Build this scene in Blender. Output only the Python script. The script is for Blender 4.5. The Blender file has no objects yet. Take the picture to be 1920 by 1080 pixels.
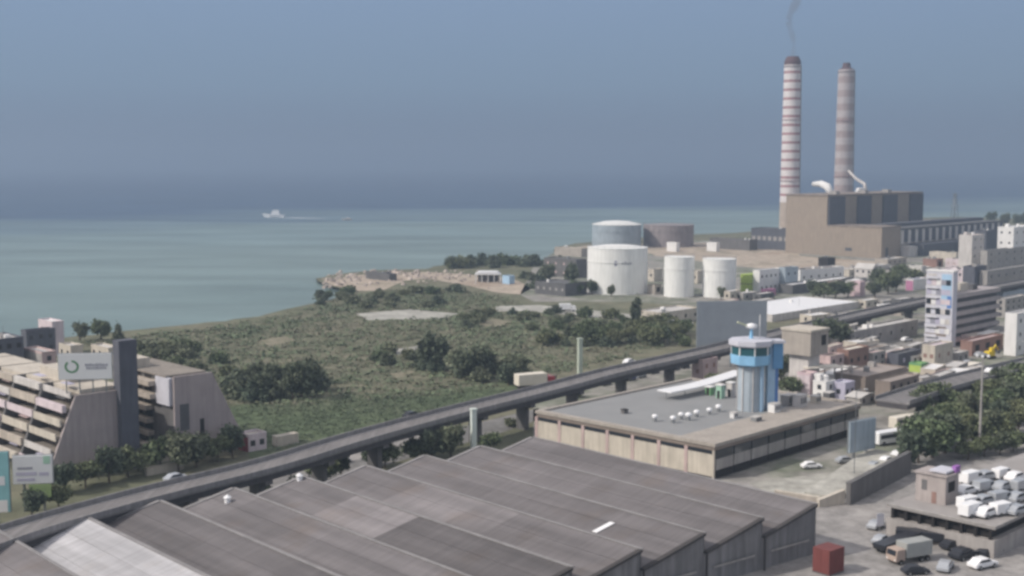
import bpy, math, random
from math import sin, cos, pi, radians, atan, sqrt
import numpy as np
random.seed(7)
SC = bpy.context.scene
COL = SC.collection

# ---------------------------------------------------------------- camera
FPX, HZ, CZ = 2318.0, 305.0, 66.0
PITCH = atan((540 - HZ) / FPX); CP, SP = cos(PITCH), sin(PITCH)
cd = bpy.data.cameras.new('camera'); cam = bpy.data.objects.new('camera', cd); COL.objects.link(cam)
cam.location = (0, 0, CZ); cam.rotation_euler = (pi / 2 - PITCH, 0, 0)
cd.sensor_width = 36; cd.lens = FPX / 1920 * 36; cd.clip_start = 1; cd.clip_end = 60000
SC.camera = cam

# ---------------------------------------------------------------- world, sun, exposure
HAZE = .00034
SUN_EL, SUN_AZ = radians(39), radians(-108)     # azimuth from +Y, clockwise
w = bpy.data.worlds.new('World'); SC.world = w; w.use_nodes = True
nt = w.node_tree; nt.nodes.clear(); N = nt.nodes.new; LK = nt.links.new
out = N('ShaderNodeOutputWorld'); bg = N('ShaderNodeBackground'); sky = N('ShaderNodeTexSky')
sky.sky_type = 'NISHITA'; sky.sun_disc = False; sky.sun_elevation = SUN_EL; sky.sun_rotation = SUN_AZ
sky.air_density = 1.0; sky.dust_density = 4.0
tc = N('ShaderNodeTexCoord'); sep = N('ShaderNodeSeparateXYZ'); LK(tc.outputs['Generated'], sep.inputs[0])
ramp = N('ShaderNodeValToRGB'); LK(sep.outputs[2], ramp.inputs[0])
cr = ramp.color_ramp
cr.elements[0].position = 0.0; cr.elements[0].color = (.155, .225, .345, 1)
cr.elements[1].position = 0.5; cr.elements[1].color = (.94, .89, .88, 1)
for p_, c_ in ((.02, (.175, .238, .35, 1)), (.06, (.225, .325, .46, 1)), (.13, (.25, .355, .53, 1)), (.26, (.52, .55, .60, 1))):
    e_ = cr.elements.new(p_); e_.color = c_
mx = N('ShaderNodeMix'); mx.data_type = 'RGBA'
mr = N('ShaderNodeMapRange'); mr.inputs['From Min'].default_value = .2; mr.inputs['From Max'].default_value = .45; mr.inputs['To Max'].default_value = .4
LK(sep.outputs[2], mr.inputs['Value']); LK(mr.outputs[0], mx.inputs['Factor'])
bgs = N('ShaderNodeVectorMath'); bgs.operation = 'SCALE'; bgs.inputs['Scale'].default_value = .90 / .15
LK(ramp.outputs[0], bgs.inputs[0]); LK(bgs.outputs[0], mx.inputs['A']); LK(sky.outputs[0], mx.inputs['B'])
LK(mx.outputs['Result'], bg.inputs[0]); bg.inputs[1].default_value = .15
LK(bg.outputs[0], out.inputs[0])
sd = bpy.data.lights.new('sun', 'SUN'); so = bpy.data.objects.new('sun', sd); COL.objects.link(so)
sd.energy = 2.9; sd.angle = radians(.6); sd.color = (1, .94, .86)
so.rotation_euler = (pi / 2 - SUN_EL, 0, pi - SUN_AZ)
so.location = (0, 0, 300)
SC.view_settings.view_transform = 'Standard'; SC.view_settings.look = 'None'
SC.view_settings.exposure = 0.1; SC.view_settings.gamma = 1
SC.render.engine = 'CYCLES'
SC.cycles.filter_width = 3.0
SC.cycles.max_bounces = 5; SC.cycles.diffuse_bounces = 2; SC.cycles.glossy_bounces = 2
SC.cycles.volume_bounces = 1; SC.cycles.transparent_max_bounces = 8
SC.cycles.use_denoising = True

# ---------------------------------------------------------------- surveying helpers
def P(px, py, z=2.0):
    x = (px - 960) / FPX; y = (540 - py) / FPX
    r = (x, CP + y * SP, -SP + y * CP); t = (z - CZ) / r[2]
    return (r[0] * t, r[1] * t, z)
def J(x, y, z):
    dz = z - CZ; d = y * CP - dz * SP; u = y * SP + dz * CP
    return 960 + FPX * x / d, 540 - FPX * u / d
def zat(x, y, py):          # height over (x,y) seen at image row py
    q = (540 - py) / FPX    # u = q d
    # y*SP+dz*CP = q*(y*CP-dz*SP)
    dz = (q * y * CP - y * SP) / (CP + q * SP)
    return CZ + dz
def span(x, y, z, dx, dy, px):
    k = (px - 960) / FPX; d0 = y * CP - (z - CZ) * SP
    return (k * d0 - x) / (dx - k * dy * CP)

# ---------------------------------------------------------------- materials
MATS = {}
def mat(name, col, rough=.85, var=.12, scale=.25, metal=0, stain=0, bump=0, spec=.3, island=0, streak=None, attr=None, alt=None, rot=None, rust=None):
    if name in MATS: return MATS[name]
    m = bpy.data.materials.new(name); m.use_nodes = True
    t = m.node_tree; b = t.nodes['Principled BSDF']; n = t.nodes.new; l = t.links.new
    b.inputs['Roughness'].default_value = rough; b.inputs['Metallic'].default_value = metal
    b.inputs['Specular IOR Level'].default_value = spec
    co = n('ShaderNodeTexCoord')
    rgb = n('ShaderNodeRGB'); rgb.outputs[0].default_value = (*col, 1)
    cur = rgb.outputs[0]
    if alt:                                     # each plant its own green
        oi = n('ShaderNodeObjectInfo'); mm = n('ShaderNodeMix'); mm.data_type = 'RGBA'; l(oi.outputs['Random'], mm.inputs['Factor']); l(cur, mm.inputs['A']); mm.inputs['B'].default_value = (*alt, 1); cur = mm.outputs['Result']
    def mul(cur, fac_out, lo, hi):
        r = n('ShaderNodeMapRange'); r.inputs['From Min'].default_value = .3; r.inputs['From Max'].default_value = .7
        r.inputs['To Min'].default_value = lo; r.inputs['To Max'].default_value = hi
        l(fac_out, r.inputs['Value'])
        v = n('ShaderNodeVectorMath'); v.operation = 'SCALE'; l(cur, v.inputs[0]); l(r.outputs[0], v.inputs['Scale'])
        return v.outputs[0]
    if var:
        nz = n('ShaderNodeTexNoise'); nz.inputs['Scale'].default_value = scale; nz.inputs['Detail'].default_value = 6
        nz.inputs['Roughness'].default_value = .65
        l(co.outputs['Object'], nz.inputs['Vector']); cur = mul(cur, nz.outputs['Fac'], 1 - var, 1 + var)
    if stain:                                   # vertical weather streaks
        mp = n('ShaderNodeMapping'); mp.inputs['Scale'].default_value = (1.3, 1.3, .12)
        l(co.outputs['Object'], mp.inputs[0])
        nz = n('ShaderNodeTexNoise'); nz.inputs['Scale'].default_value = 1.0; nz.inputs['Detail'].default_value = 4
        l(mp.outputs[0], nz.inputs['Vector']); cur = mul(cur, nz.outputs['Fac'], 1 - stain, 1 + stain * .3)
    if streak:                                  # roof sheets: bands across one axis
        src = co.outputs['Object']
        if rot is not None:
            m0 = n('ShaderNodeMapping'); m0.inputs['Rotation'].default_value = (0, 0, -rot); l(src, m0.inputs[0]); src = m0.outputs[0]
            m1 = n('ShaderNodeMapping'); m1.inputs['Scale'].default_value = (1.6, .10, .10); l(src, m1.inputs[0])    # dirt washed down the slope
            z1 = n('ShaderNodeTexNoise'); z1.inputs['Scale'].default_value = 1.0; z1.inputs['Detail'].default_value = 6; z1.inputs['Roughness'].default_value = .7
            l(m1.outputs[0], z1.inputs['Vector']); cur = mul(cur, z1.outputs['Fac'], .84, 1.14)
            z2 = n('ShaderNodeTexNoise'); z2.inputs['Scale'].default_value = .11; z2.inputs['Detail'].default_value = 7; l(src, z2.inputs['Vector'])
            r2 = n('ShaderNodeMapRange'); r2.inputs['From Min'].default_value = .56; r2.inputs['From Max'].default_value = .74; r2.inputs['To Max'].default_value = .55; l(z2.outputs['Fac'], r2.inputs['Value'])
            x2 = n('ShaderNodeMix'); x2.data_type = 'RGBA'; l(r2.outputs[0], x2.inputs['Factor']); l(cur, x2.inputs['A']); x2.inputs['B'].default_value = (*rust, 1); cur = x2.outputs['Result']
        mp = n('ShaderNodeMapping'); mp.inputs['Scale'].default_value = streak
        l(src, mp.inputs[0])
        nz = n('ShaderNodeTexNoise'); nz.inputs['Scale'].default_value = 1.0; nz.inputs['Detail'].default_value = 5
        l(mp.outputs[0], nz.inputs['Vector']); cur = mul(cur, nz.outputs['Fac'], .80, 1.18)
    if island:
        g = n('ShaderNodeNewGeometry'); r = n('ShaderNodeMapRange')
        r.inputs['To Min'].default_value = 1 - island; r.inputs['To Max'].default_value = 1 + island
        l(g.outputs['Random Per Island'], r.inputs['Value'])
        v = n('ShaderNodeVectorMath'); v.operation = 'SCALE'; l(cur, v.inputs[0]); l(r.outputs[0], v.inputs['Scale']); cur = v.outputs[0]
    if attr:
        a = n('ShaderNodeAttribute'); a.attribute_name = attr
        v = n('ShaderNodeVectorMath'); v.operation = 'MULTIPLY'; l(cur, v.inputs[0]); l(a.outputs['Color'], v.inputs[1]); cur = v.outputs[0]
    l(cur, b.inputs['Base Color'])
    if bump:
        nz = n('ShaderNodeTexNoise'); nz.inputs['Scale'].default_value = bump; nz.inputs['Detail'].default_value = 5
        l(co.outputs['Object'], nz.inputs['Vector'])
        bp = n('ShaderNodeBump'); bp.inputs['Strength'].default_value = .5; bp.inputs['Distance'].default_value = .3
        l(nz.outputs['Fac'], bp.inputs['Height']); l(bp.outputs[0], b.inputs['Normal'])
    MATS[name] = m
    return m
def col(name): return MATS[name]
mat('concrete', (.37, .35, .335), stain=.2)
mat('concrete_dark', (.15, .145, .145), stain=.2)
mat('slab_grey', (.40, .345, .34), var=.08, stain=.15)
mat('cream', (.56, .51, .44), stain=.18)
mat('pale_wall', (.60, .57, .55), stain=.2)
mat('pink_wall', (.52, .40, .39), stain=.2)
mat('beige', (.33, .275, .225), stain=.15, var=.06)
mat('beige_light', (.40, .36, .32), stain=.15)
mat('white', (.78, .77, .76), var=.06, stain=.1)
mat('white_paint', (.85, .85, .86), rough=.4, var=.04)
mat('roof_grey', (.30, .295, .29), var=.2, scale=.12)
mat('roof_pale', (.54, .52, .50), var=.15, scale=.15)
mat('roof_brown', (.24, .20, .175), var=.2, scale=.2)
mat('roof_dark', (.12, .12, .125), var=.2)
mat('brick', (.27, .17, .145), var=.2)
mat('glass_dark', (.03, .035, .045), rough=.15, var=0, spec=.5)
mat('glass_teal', (.03, .11, .13), rough=.15, var=0, spec=.5)
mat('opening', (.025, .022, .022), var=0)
mat('plant_panel', (.10, .105, .125), stain=.1)
mat('tank_white', (.84, .84, .82), rough=.55, stain=.12, var=.04)
mat('tank_grey', (.34, .40, .45), rough=.55, stain=.15)
mat('tank_brown', (.29, .255, .26), rough=.6, stain=.2)
mat('red_paint', (.30, .035, .05), rough=.5)
mat('stack_red', (.37, .22, .235), rough=.7, var=.15)
mat('stack_white', (.66, .62, .62), rough=.7, var=.1)
mat('stack_cap', (.11, .07, .08), rough=.8)
mat('stack_pink', (.35, .285, .285), rough=.8, var=.1)
mat('blue_paint', (.10, .22, .50), rough=.4)
mat('blue_pale', (.38, .55, .72), rough=.4)
mat('green_paint', (.16, .34, .17), rough=.5)
mat('lime_paint', (.40, .52, .12), rough=.5)
mat('yellow_paint', (.75, .55, .04), rough=.5)
mat('magenta', (.50, .22, .36), rough=.5)
mat('lilac', (.48, .46, .57), rough=.5)
mat('pink_paint', (.62, .48, .51), rough=.5)
mat('orange', (.65, .28, .10), rough=.5)
mat('teal_paint', (.25, .48, .50), rough=.5)
mat('mint', (.35, .55, .42), rough=.5)
mat('steel', (.32, .33, .34), rough=.45, metal=.6)
mat('rubber', (.02, .02, .02), var=0)
mat('billboard_white', (.70, .71, .72), rough=.4, var=.03)
mat('billboard_back', (.27, .30, .335), rough=.6, var=.08)
mat('mark_grey', (.30, .30, .35), var=0)
mat('mark_green', (.12, .26, .14), var=0)
mat('car_silver', (.45, .47, .50), rough=.3, metal=.3, var=0)
mat('car_dark', (.03, .032, .04), rough=.3, var=0)
mat('car_blue', (.06, .08, .22), rough=.3, var=0)
mat('car_red', (.35, .04, .05), rough=.3, var=0)
mat('container_red', (.19, .06, .055), rough=.6, stain=.2)
mat('shed_roof', (.165, .155, .157), rough=.8, var=.10, scale=.06, streak=(.03, .42, .1), attr='tint', rot=radians(133), rust=(.15, .125, .11))
mat('shed_wall', (.23, .225, .23), stain=.25, streak=(1.2, .1, .05))
mat('shed_trim', (.25, .24, .24), var=.2)
mat('shed_dark', (.06, .055, .055))
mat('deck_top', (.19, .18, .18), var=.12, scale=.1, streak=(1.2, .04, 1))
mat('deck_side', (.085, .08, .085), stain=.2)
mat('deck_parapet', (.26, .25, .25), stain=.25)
mat('bark', (.10, .075, .055))
mat('leaf', (.10, .135, .07), rough=.75, var=.3, scale=.6, island=.4, alt=(.155, .165, .09))
mat('leaf_dark', (.085, .11, .075), rough=.75, var=.3, scale=.6, island=.4, alt=(.135, .15, .095))
mat('leaf_olive', (.17, .185, .115), rough=.8, var=.2, scale=.05, island=.18)
mat('leaf_green', (.135, .17, .10), rough=.8, var=.2, scale=.05, island=.18)
mat('leaf_dry', (.205, .195, .14), rough=.85, var=.2, scale=.05, island=.18)

def ground_mat(name, cols, scales=(.02, .15), pos=(.35, .5, .65), bump=.8):
    m = bpy.data.materials.new(name); m.use_nodes = True
    t = m.node_tree; b = t.nodes['Principled BSDF']; n = t.nodes.new; l = t.links.new
    b.inputs['Roughness'].default_value = .95; b.inputs['Specular IOR Level'].default_value = .1
    co = n('ShaderNodeTexCoord')
    a = n('ShaderNodeTexNoise'); a.inputs['Scale'].default_value = scales[0]; a.inputs['Detail'].default_value = 9; a.inputs['Roughness'].default_value = .62
    l(co.outputs['Object'], a.inputs['Vector'])
    r = n('ShaderNodeValToRGB'); r.color_ramp.elements[0].position = pos[0]; r.color_ramp.elements[1].position = pos[-1]
    r.color_ramp.elements[0].color = (*cols[0], 1); r.color_ramp.elements[1].color = (*cols[-1], 1)
    for p_, c_ in zip(pos[1:-1], cols[1:-1]):
        e = r.color_ramp.elements.new(p_); e.color = (*c_, 1)
    l(a.outputs['Fac'], r.inputs[0])
    z = n('ShaderNodeTexNoise'); z.inputs['Scale'].default_value = scales[1]; z.inputs['Detail'].default_value = 8; z.inputs['Roughness'].default_value = .7
    l(co.outputs['Object'], z.inputs['Vector'])
    q = n('ShaderNodeMapRange'); q.inputs['From Min'].default_value = .3; q.inputs['From Max'].default_value = .7
    q.inputs['To Min'].default_value = .66; q.inputs['To Max'].default_value = 1.3; l(z.outputs['Fac'], q.inputs['Value'])
    v = n('ShaderNodeVectorMath'); v.operation = 'SCALE'; l(r.outputs[0], v.inputs[0]); l(q.outputs[0], v.inputs['Scale'])
    l(v.outputs[0], b.inputs['Base Color'])
    MATS[name] = m; return m
ground_mat('scrub_ground', ((.115, .12, .08), (.15, .155, .105), (.185, .175, .125), (.13, .14, .09)), pos=(.32, .45, .56, .68))
ground_mat('lush_ground', ((.085, .115, .065), (.11, .14, .08), (.14, .15, .10)), scales=(.03, .3))
ground_mat('sand', ((.36, .29, .23), (.46, .39, .32), (.30, .26, .20)), scales=(.03, .3))
ground_mat('pale_gravel', ((.36, .35, .32), (.44, .43, .39), (.30, .29, .26)), scales=(.05, .3))
ground_mat('asphalt', ((.16, .155, .15), (.20, .195, .19), (.235, .225, .22)), scales=(.04, .4))
ground_mat('concrete_yard', ((.25, .24, .23), (.31, .295, .285), (.36, .34, .325)), scales=(.05, .35))
ground_mat('town_ground', ((.23, .22, .21), (.31, .295, .27), (.17, .185, .14), (.37, .35, .32)), scales=(.02, .2), pos=(.35, .47, .55, .66))
ground_mat('rock', ((.14, .13, .12), (.24, .21, .18), (.32, .28, .24)), scales=(.1, .6))

# ---------------------------------------------------------------- mesh builder
class MB:
    def __init__(s): s.v = []; s.f = []; s.t = []
    def poly(s, pts, tint=None):
        i = len(s.v); s.v += [tuple(p) for p in pts]; s.f.append(tuple(range(i, i + len(pts)))); s.t.append(tint); return s
    def prism(s, pts, z0, z1):               # pts ccw 2d
        n = len(pts); i = len(s.v)
        s.v += [(x, y, z0) for x, y in pts] + [(x, y, z1) for x, y in pts]
        s.f.append(tuple(range(i + n - 1, i - 1, -1))); s.f.append(tuple(range(i + n, i + 2 * n)))
        for k in range(n):
            j = (k + 1) % n; s.f.append((i + k, i + j, i + n + j, i + n + k))
        s.t += [None] * (n + 2); return s
    def box(s, x0, x1, y0, y1, z0, z1): return s.prism([(x0, y0), (x1, y0), (x1, y1), (x0, y1)], z0, z1)
    def extrude(s, A, B):                    # two matching 3d loops
        n = len(A); i = len(s.v); s.v += [tuple(p) for p in A] + [tuple(p) for p in B]
        s.f.append(tuple(range(i + n - 1, i - 1, -1))); s.f.append(tuple(range(i + n, i + 2 * n)))
        for k in range(n):
            j = (k + 1) % n; s.f.append((i + k, i + j, i + n + j, i + n + k))
        s.t += [None] * (n + 2); return s
    def lathe(s, prof, n=32, cx=0, cy=0, cap=True):
        i = len(s.v)
        for r, z in prof:
            for k in range(n):
                a = 2 * pi * k / n; s.v.append((cx + r * cos(a), cy + r * sin(a), z))
        for m in range(len(prof) - 1):
            for k in range(n):
                j = (k + 1) % n; a = i + m * n
                s.f.append((a + k, a + j, a + n + j, a + n + k)); s.t.append(None)
        if cap:
            for q, rev in ((0, True), (len(prof) - 1, False)):
                a = len(s.v); s.v += s.v[i + q * n:i + q * n + n]
                s.f.append(tuple(range(a + n - 1, a - 1, -1)) if rev else tuple(range(a, a + n))); s.t.append(None)
        return s
    def tube(s, pts, r, n=8):
        i = len(s.v); m = len(pts)
        from mathutils import Vector
        for q, p in enumerate(pts):
            a = Vector(pts[max(q - 1, 0)]); b = Vector(pts[min(q + 1, m - 1)]); d = (b - a).normalized()
            u = d.cross(Vector((0, 0, 1)));
            if u.length < .01: u = Vector((1, 0, 0))
            u.normalize(); v = d.cross(u); rr = r[q] if isinstance(r, (list, tuple)) else r
            for k in range(n):
                c = Vector(p) + (u * cos(2 * pi * k / n) + v * sin(2 * pi * k / n)) * rr
                s.v.append(tuple(c))
        for q in range(m - 1):
            for k in range(n):
                j = (k + 1) % n; a = i + q * n
                s.f.append((a + k, a + j, a + n + j, a + n + k)); s.t.append(None)
        s.f.append(tuple(range(i + n - 1, i - 1, -1))); s.f.append(tuple(range(i + (m - 1) * n, i + m * n))); s.t += [None, None]
        return s
    def mesh(s, name, m, smooth=False):
        me = bpy.data.meshes.new(name); me.from_pydata(s.v, [], s.f); me.update()
        if any(t is not None for t in s.t):
            ca = me.color_attributes.new('tint', 'FLOAT_COLOR', 'CORNER'); k = 0
            for fi, f in enumerate(s.f):
                c = s.t[fi] if s.t[fi] is not None else 1.0
                c = (c, c, c) if not isinstance(c, tuple) else c
                for _ in f: ca.data[k].color = (*c, 1); k += 1
        me.materials.append(MATS[m] if isinstance(m, str) else m)
        if smooth: me.shade_smooth()
        return me
    def build(s, name, m, parent=None, smooth=False, bevel=0):
        o = bpy.data.objects.new(name, s.mesh(name, m, smooth)); COL.objects.link(o)
        if parent: o.parent = parent
        if bevel:
            bv = o.modifiers.new('bevel', 'BEVEL'); bv.width = bevel; bv.segments = 2; bv.limit_method = 'ANGLE'
        return o
def B(*a): return MB().box(*a)
def tag(o, label=None, cat=None, group=None, kind=None):
    if label: o['label'] = label
    if cat: o['category'] = cat
    if group: o['group'] = group
    if kind: o['kind'] = kind
    return o
def thing(name, label, cat, loc, rz=0, group=None):
    o = bpy.data.objects.new(name, None); COL.objects.link(o); o.location = loc; o.rotation_euler = (0, 0, rz)
    o.empty_display_size = 1
    return tag(o, label, cat, group)
KIDS = {}
def clone(root, loc, rz=0, sc=1, label=None, group=None, mats=None):
    r = root.copy(); COL.objects.link(r); r.location = loc; r.rotation_euler = (0, 0, rz)
    r.scale = (sc, sc, sc) if not isinstance(sc, tuple) else sc
    if label: r['label'] = label
    if group: r['group'] = group
    def rec(src, dst):
        for ch in KIDS.setdefault(src.name, [c for c in bpy.data.objects if c.parent == src]):
            c = ch.copy(); COL.objects.link(c); c.parent = dst
            key = ch.name.split('.')[0]
            if mats and key in mats:
                c.material_slots[0].link = 'OBJECT'; c.material_slots[0].material = MATS[mats[key]]
            rec(ch, c)
    rec(root, r)
    return r
def copy_part(src, parent, loc, rz=0, label=None):
    c = src.copy(); COL.objects.link(c); c.parent = parent; c.location = loc; c.rotation_euler = (0, 0, rz); return c
def sheet(name, pts, m, z, kind='structure'):
    o = MB().poly([(x, y, z) for x, y, *_ in pts]).build(name, m); tag(o, kind=kind); return o
def psheet(name, pix, m, dz): return sheet(name, [P(a, b, 2) for a, b in pix], m, 2 + dz)

# ================================================================= SETTING
# sea
def sea_mat():
    m = bpy.data.materials.new('sea_water'); m.use_nodes = True; t = m.node_tree; b = t.nodes['Principled BSDF']; n = t.nodes.new; l = t.links.new
    b.inputs['Roughness'].default_value = .42; b.inputs['IOR'].default_value = 1.33; b.inputs['Specular IOR Level'].default_value = .35
    co = n('ShaderNodeTexCoord'); sp = n('ShaderNodeSeparateXYZ'); l(co.outputs['Object'], sp.inputs[0])
    nz = n('ShaderNodeTexNoise'); nz.inputs['Scale'].default_value = .0022; nz.inputs['Detail'].default_value = 6
    mp = n('ShaderNodeMapping'); mp.inputs['Scale'].default_value = (.5, 1.5, 1); l(co.outputs['Object'], mp.inputs[0]); l(mp.outputs[0], nz.inputs['Vector'])
    # sediment plume: distance out to sea, wobbling
    d = n('ShaderNodeMath'); d.operation = 'MULTIPLY_ADD'; l(sp.outputs[0], d.inputs[0]); d.inputs[1].default_value = -.55; l(sp.outputs[1], d.inputs[2])
    e = n('ShaderNodeMath'); e.operation = 'MULTIPLY_ADD'; l(nz.outputs['Fac'], e.inputs[0]); e.inputs[1].default_value = 1300; l(d.outputs[0], e.inputs[2])
    r = n('ShaderNodeMapRange'); r.inputs['From Min'].default_value = 700; r.inputs['From Max'].default_value = 4300; l(e.outputs[0], r.inputs['Value'])
    cr = n('ShaderNodeValToRGB'); l(r.outputs[0], cr.inputs[0])
    E = cr.color_ramp.elements
    E[0].position = 0; E[0].color = (.128, .203, .207, 1); E[1].position = 1; E[1].color = (.025, .058, .125, 1)
    for p_, c_ in ((.22, (.178, .242, .24, 1)), (.37, (.165, .235, .245, 1)), (.50, (.035, .075, .145, 1))):
        q = E.new(p_); q.color = c_
    n2 = n('ShaderNodeTexNoise'); n2.inputs['Scale'].default_value = .012; n2.inputs['Detail'].default_value = 8; l(mp.outputs[0], n2.inputs['Vector'])
    q = n('ShaderNodeMapRange'); q.inputs['From Min'].default_value = .3; q.inputs['From Max'].default_value = .7; q.inputs['To Min'].default_value = .80; q.inputs['To Max'].default_value = 1.2
    l(n2.outputs['Fac'], q.inputs['Value']); v = n('ShaderNodeVectorMath'); v.operation = 'SCALE'; l(cr.outputs[0], v.inputs[0]); l(q.outputs[0], v.inputs['Scale'])
    l(v.outputs[0], b.inputs['Base Color'])
    wv = n('ShaderNodeTexNoise'); wv.inputs['Scale'].default_value = .25; wv.inputs['Detail'].default_value = 5; l(mp.outputs[0], wv.inputs['Vector'])
    bp = n('ShaderNodeBump'); bp.inputs['Strength'].default_value = .6; bp.inputs['Distance'].default_value = 1; l(wv.outputs['Fac'], bp.inputs['Height']); l(bp.outputs[0], b.inputs['Normal'])
    MATS['sea_water'] = m
sea_mat()
S = 12500
sheet('sea', [(-S, -300), (S, -300), (S, 2 * S), (-S, 2 * S)], 'sea_water', 0)

# coastline in ground coordinates (left to right), then closed behind the camera
coast_px = [(-260, 668), (-60, 655), (120, 637), (240, 622), (360, 612), (480, 596), (560, 578), (610, 566), (652, 552), (640, 543), (600, 533), (598, 524), (640, 515),
            (700, 509), (800, 506), (840, 497), (880, 489), (940, 486), (1020, 491), (1045, 482), (1038, 466), (1080, 458), (1140, 452), (1240, 444), (1380, 438), (1480, 428), (1600, 422), (1700, 410), (1800, 408), (1920, 412), (2100, 410)]
coast = [P(a, b, 0.0)[:2] for a, b in coast_px]
def jit(pts, amp, sub=4):
    o = []
    rr = random.Random(3)
    for i in range(len(pts) - 1):
        (x0, y0), (x1, y1) = pts[i], pts[i + 1]
        for k in range(sub):
            t = k / sub; o.append((x0 + (x1 - x0) * t + rr.uniform(-amp, amp), y0 + (y1 - y0) * t + rr.uniform(-amp, amp)))
    o.append(pts[-1]); return o
coast = jit(coast, 2.0)
inner = []
for i, (x, y) in enumerate(coast):       # top of the beach, set inland
    inner.append((x * .985, y * .985 - 3))
closing = [(1500, -280), (-1200, -280), (coast[0][0] * 1.0, coast[0][1] - 1)]
g = MB(); n = len(coast)
g.poly([(x, y, 2) for x, y in inner] + [(1600, inner[-1][1], 2), (1600, -280, 2), (-1200, -280, 2), (-1200, inner[0][1], 2)])
tag(g.build('ground', 'scrub_ground'), kind='structure')
bch = MB()
for i in range(n - 1):
    bch.poly([(*coast[i], -1.0), (*coast[i + 1], -1.0), (*inner[i + 1], 2), (*inner[i], 2)][::-1])
bch.poly([(-1200, coast[0][1], -1), (*coast[0], -1), (*inner[0], 2), (-1200, inner[0][1], 2)][::-1])
bch.poly([(*coast[-1], -1), (1600, coast[-1][1], -1), (1600, inner[-1][1], 2), (*inner[-1], 2)][::-1])
tag(bch.build('beach', 'rock'), kind='structure')

sf = MB(); rs = random.Random(9)
wd = [rs.uniform(.5, 5) for _ in range(n)]
for i in range(n - 1):
    a, b = coast[i], coast[i + 1]; k0, k1 = 1 + wd[i] / 500, 1 + wd[i + 1] / 500
    sf.poly([(a[0] * .996, a[1] * .996, .05), (b[0] * .996, b[1] * .996, .05), (b[0] * k1, b[1] * k1, .05), (a[0] * k0, a[1] * k0, .05)])
mat('surf_foam', (.42, .44, .42), var=.35, scale=.15)
tag(sf.build('surf', 'surf_foam'), kind='structure')
# ground sheets
psheet('field', [(430, 760), (560, 748), (700, 738), (860, 728), (1000, 705), (960, 745), (780, 790), (600, 835), (470, 860), (440, 800)], 'lush_ground', .008)
psheet('sand_flat', [(606, 527), (660, 517), (720, 512), (800, 510), (860, 513), (960, 522), (1000, 540), (975, 552), (930, 548), (880, 536), (800, 522), (760, 526), (715, 545), (668, 545), (625, 535)], 'sand', .008)
psheet('path', [(668, 588), (770, 580), (860, 588), (830, 598), (690, 600)], 'pale_gravel', .008)
psheet('track', [(735, 655), (830, 642), (836, 648), (745, 665)], 'pale_gravel', .008)
SOIL = ([(560, 622), (585, 616), (612, 612), (640, 618), (622, 626), (600, 630)], [(880, 606), (905, 600), (930, 598), (965, 604), (940, 612), (915, 614)], [(640, 668), (665, 662), (690, 660), (705, 668), (680, 674), (660, 678)], [(480, 640), (510, 633), (540, 630), (555, 637), (530, 645), (500, 650)], [(820, 622), (862, 612), (880, 618), (840, 628)], [(730, 700), (770, 694), (780, 700), (745, 708)])
ground_mat('dry_soil', ((.21, .195, .14), (.26, .235, .175), (.17, .17, .11)), scales=(.08, .5))
for i_, q_ in enumerate(SOIL):
    psheet('bare_soil', q_, 'dry_soil', .03)
EXCL = [[P(a, b, 2)[:2] for a, b in q] for q in [SOIL[1], SOIL[3], SOIL[5], [(668, 588), (770, 580), (860, 588), (830, 598), (690, 600)], [(735, 655), (830, 642), (836, 648), (745, 665)], [(930, 574), (1010, 572), (1170, 588), (1300, 602), (1300, 612), (1165, 600), (1000, 584), (930, 584)]]]
psheet('road', [(930, 574), (1010, 572), (1170, 588), (1300, 602), (1300, 612), (1165, 600), (1000, 584), (930, 584)], 'pale_gravel', .016)
psheet('depot_ground', [(1000, 500), (1040, 472), (1100, 462), (1300, 452), (1480, 445), (1800, 425), (2200, 425), (2200, 600), (1700, 600), (1400, 580), (1180, 566), (1000, 566), (975, 552)], 'town_ground', .008)
psheet('plant_yard', [(1040, 470), (1100, 460), (1480, 452), (1500, 480), (1640, 490), (1640, 500), (1450, 506), (1380, 498), (1230, 480), (1220, 475), (1070, 480)], 'sand', .016)
psheet('town_yard', [(1000, 742), (1330, 668), (1500, 632), (1700, 580), (1800, 560), (2300, 540), (2700, 700), (2300, 1000), (1640, 900), (1340, 905), (1000, 830)], 'town_ground', .012)
psheet('yard', [(1340, 905), (1640, 895), (1720, 840), (1800, 800), (2200, 700), (2600, 1300), (1300, 1400), (900, 1300)], 'concrete_yard', .020)
psheet('street', [(-200, 1070), (30, 1010), (200, 960), (480, 893), (620, 862), (780, 818), (900, 792), (1010, 765), (1015, 785), (930, 815), (760, 862), (600, 905), (480, 940), (250, 1010), (0, 1090)], 'asphalt', .012)
psheet('pavement', [(430, 900), (620, 858), (780, 816), (800, 822), (640, 870), (450, 915)], 'concrete_yard', .020)
psheet('forecourt', [(1400, 905), (1590, 882), (1600, 905), (1590, 925), (1450, 928)], 'pale_gravel', .028)

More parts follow.
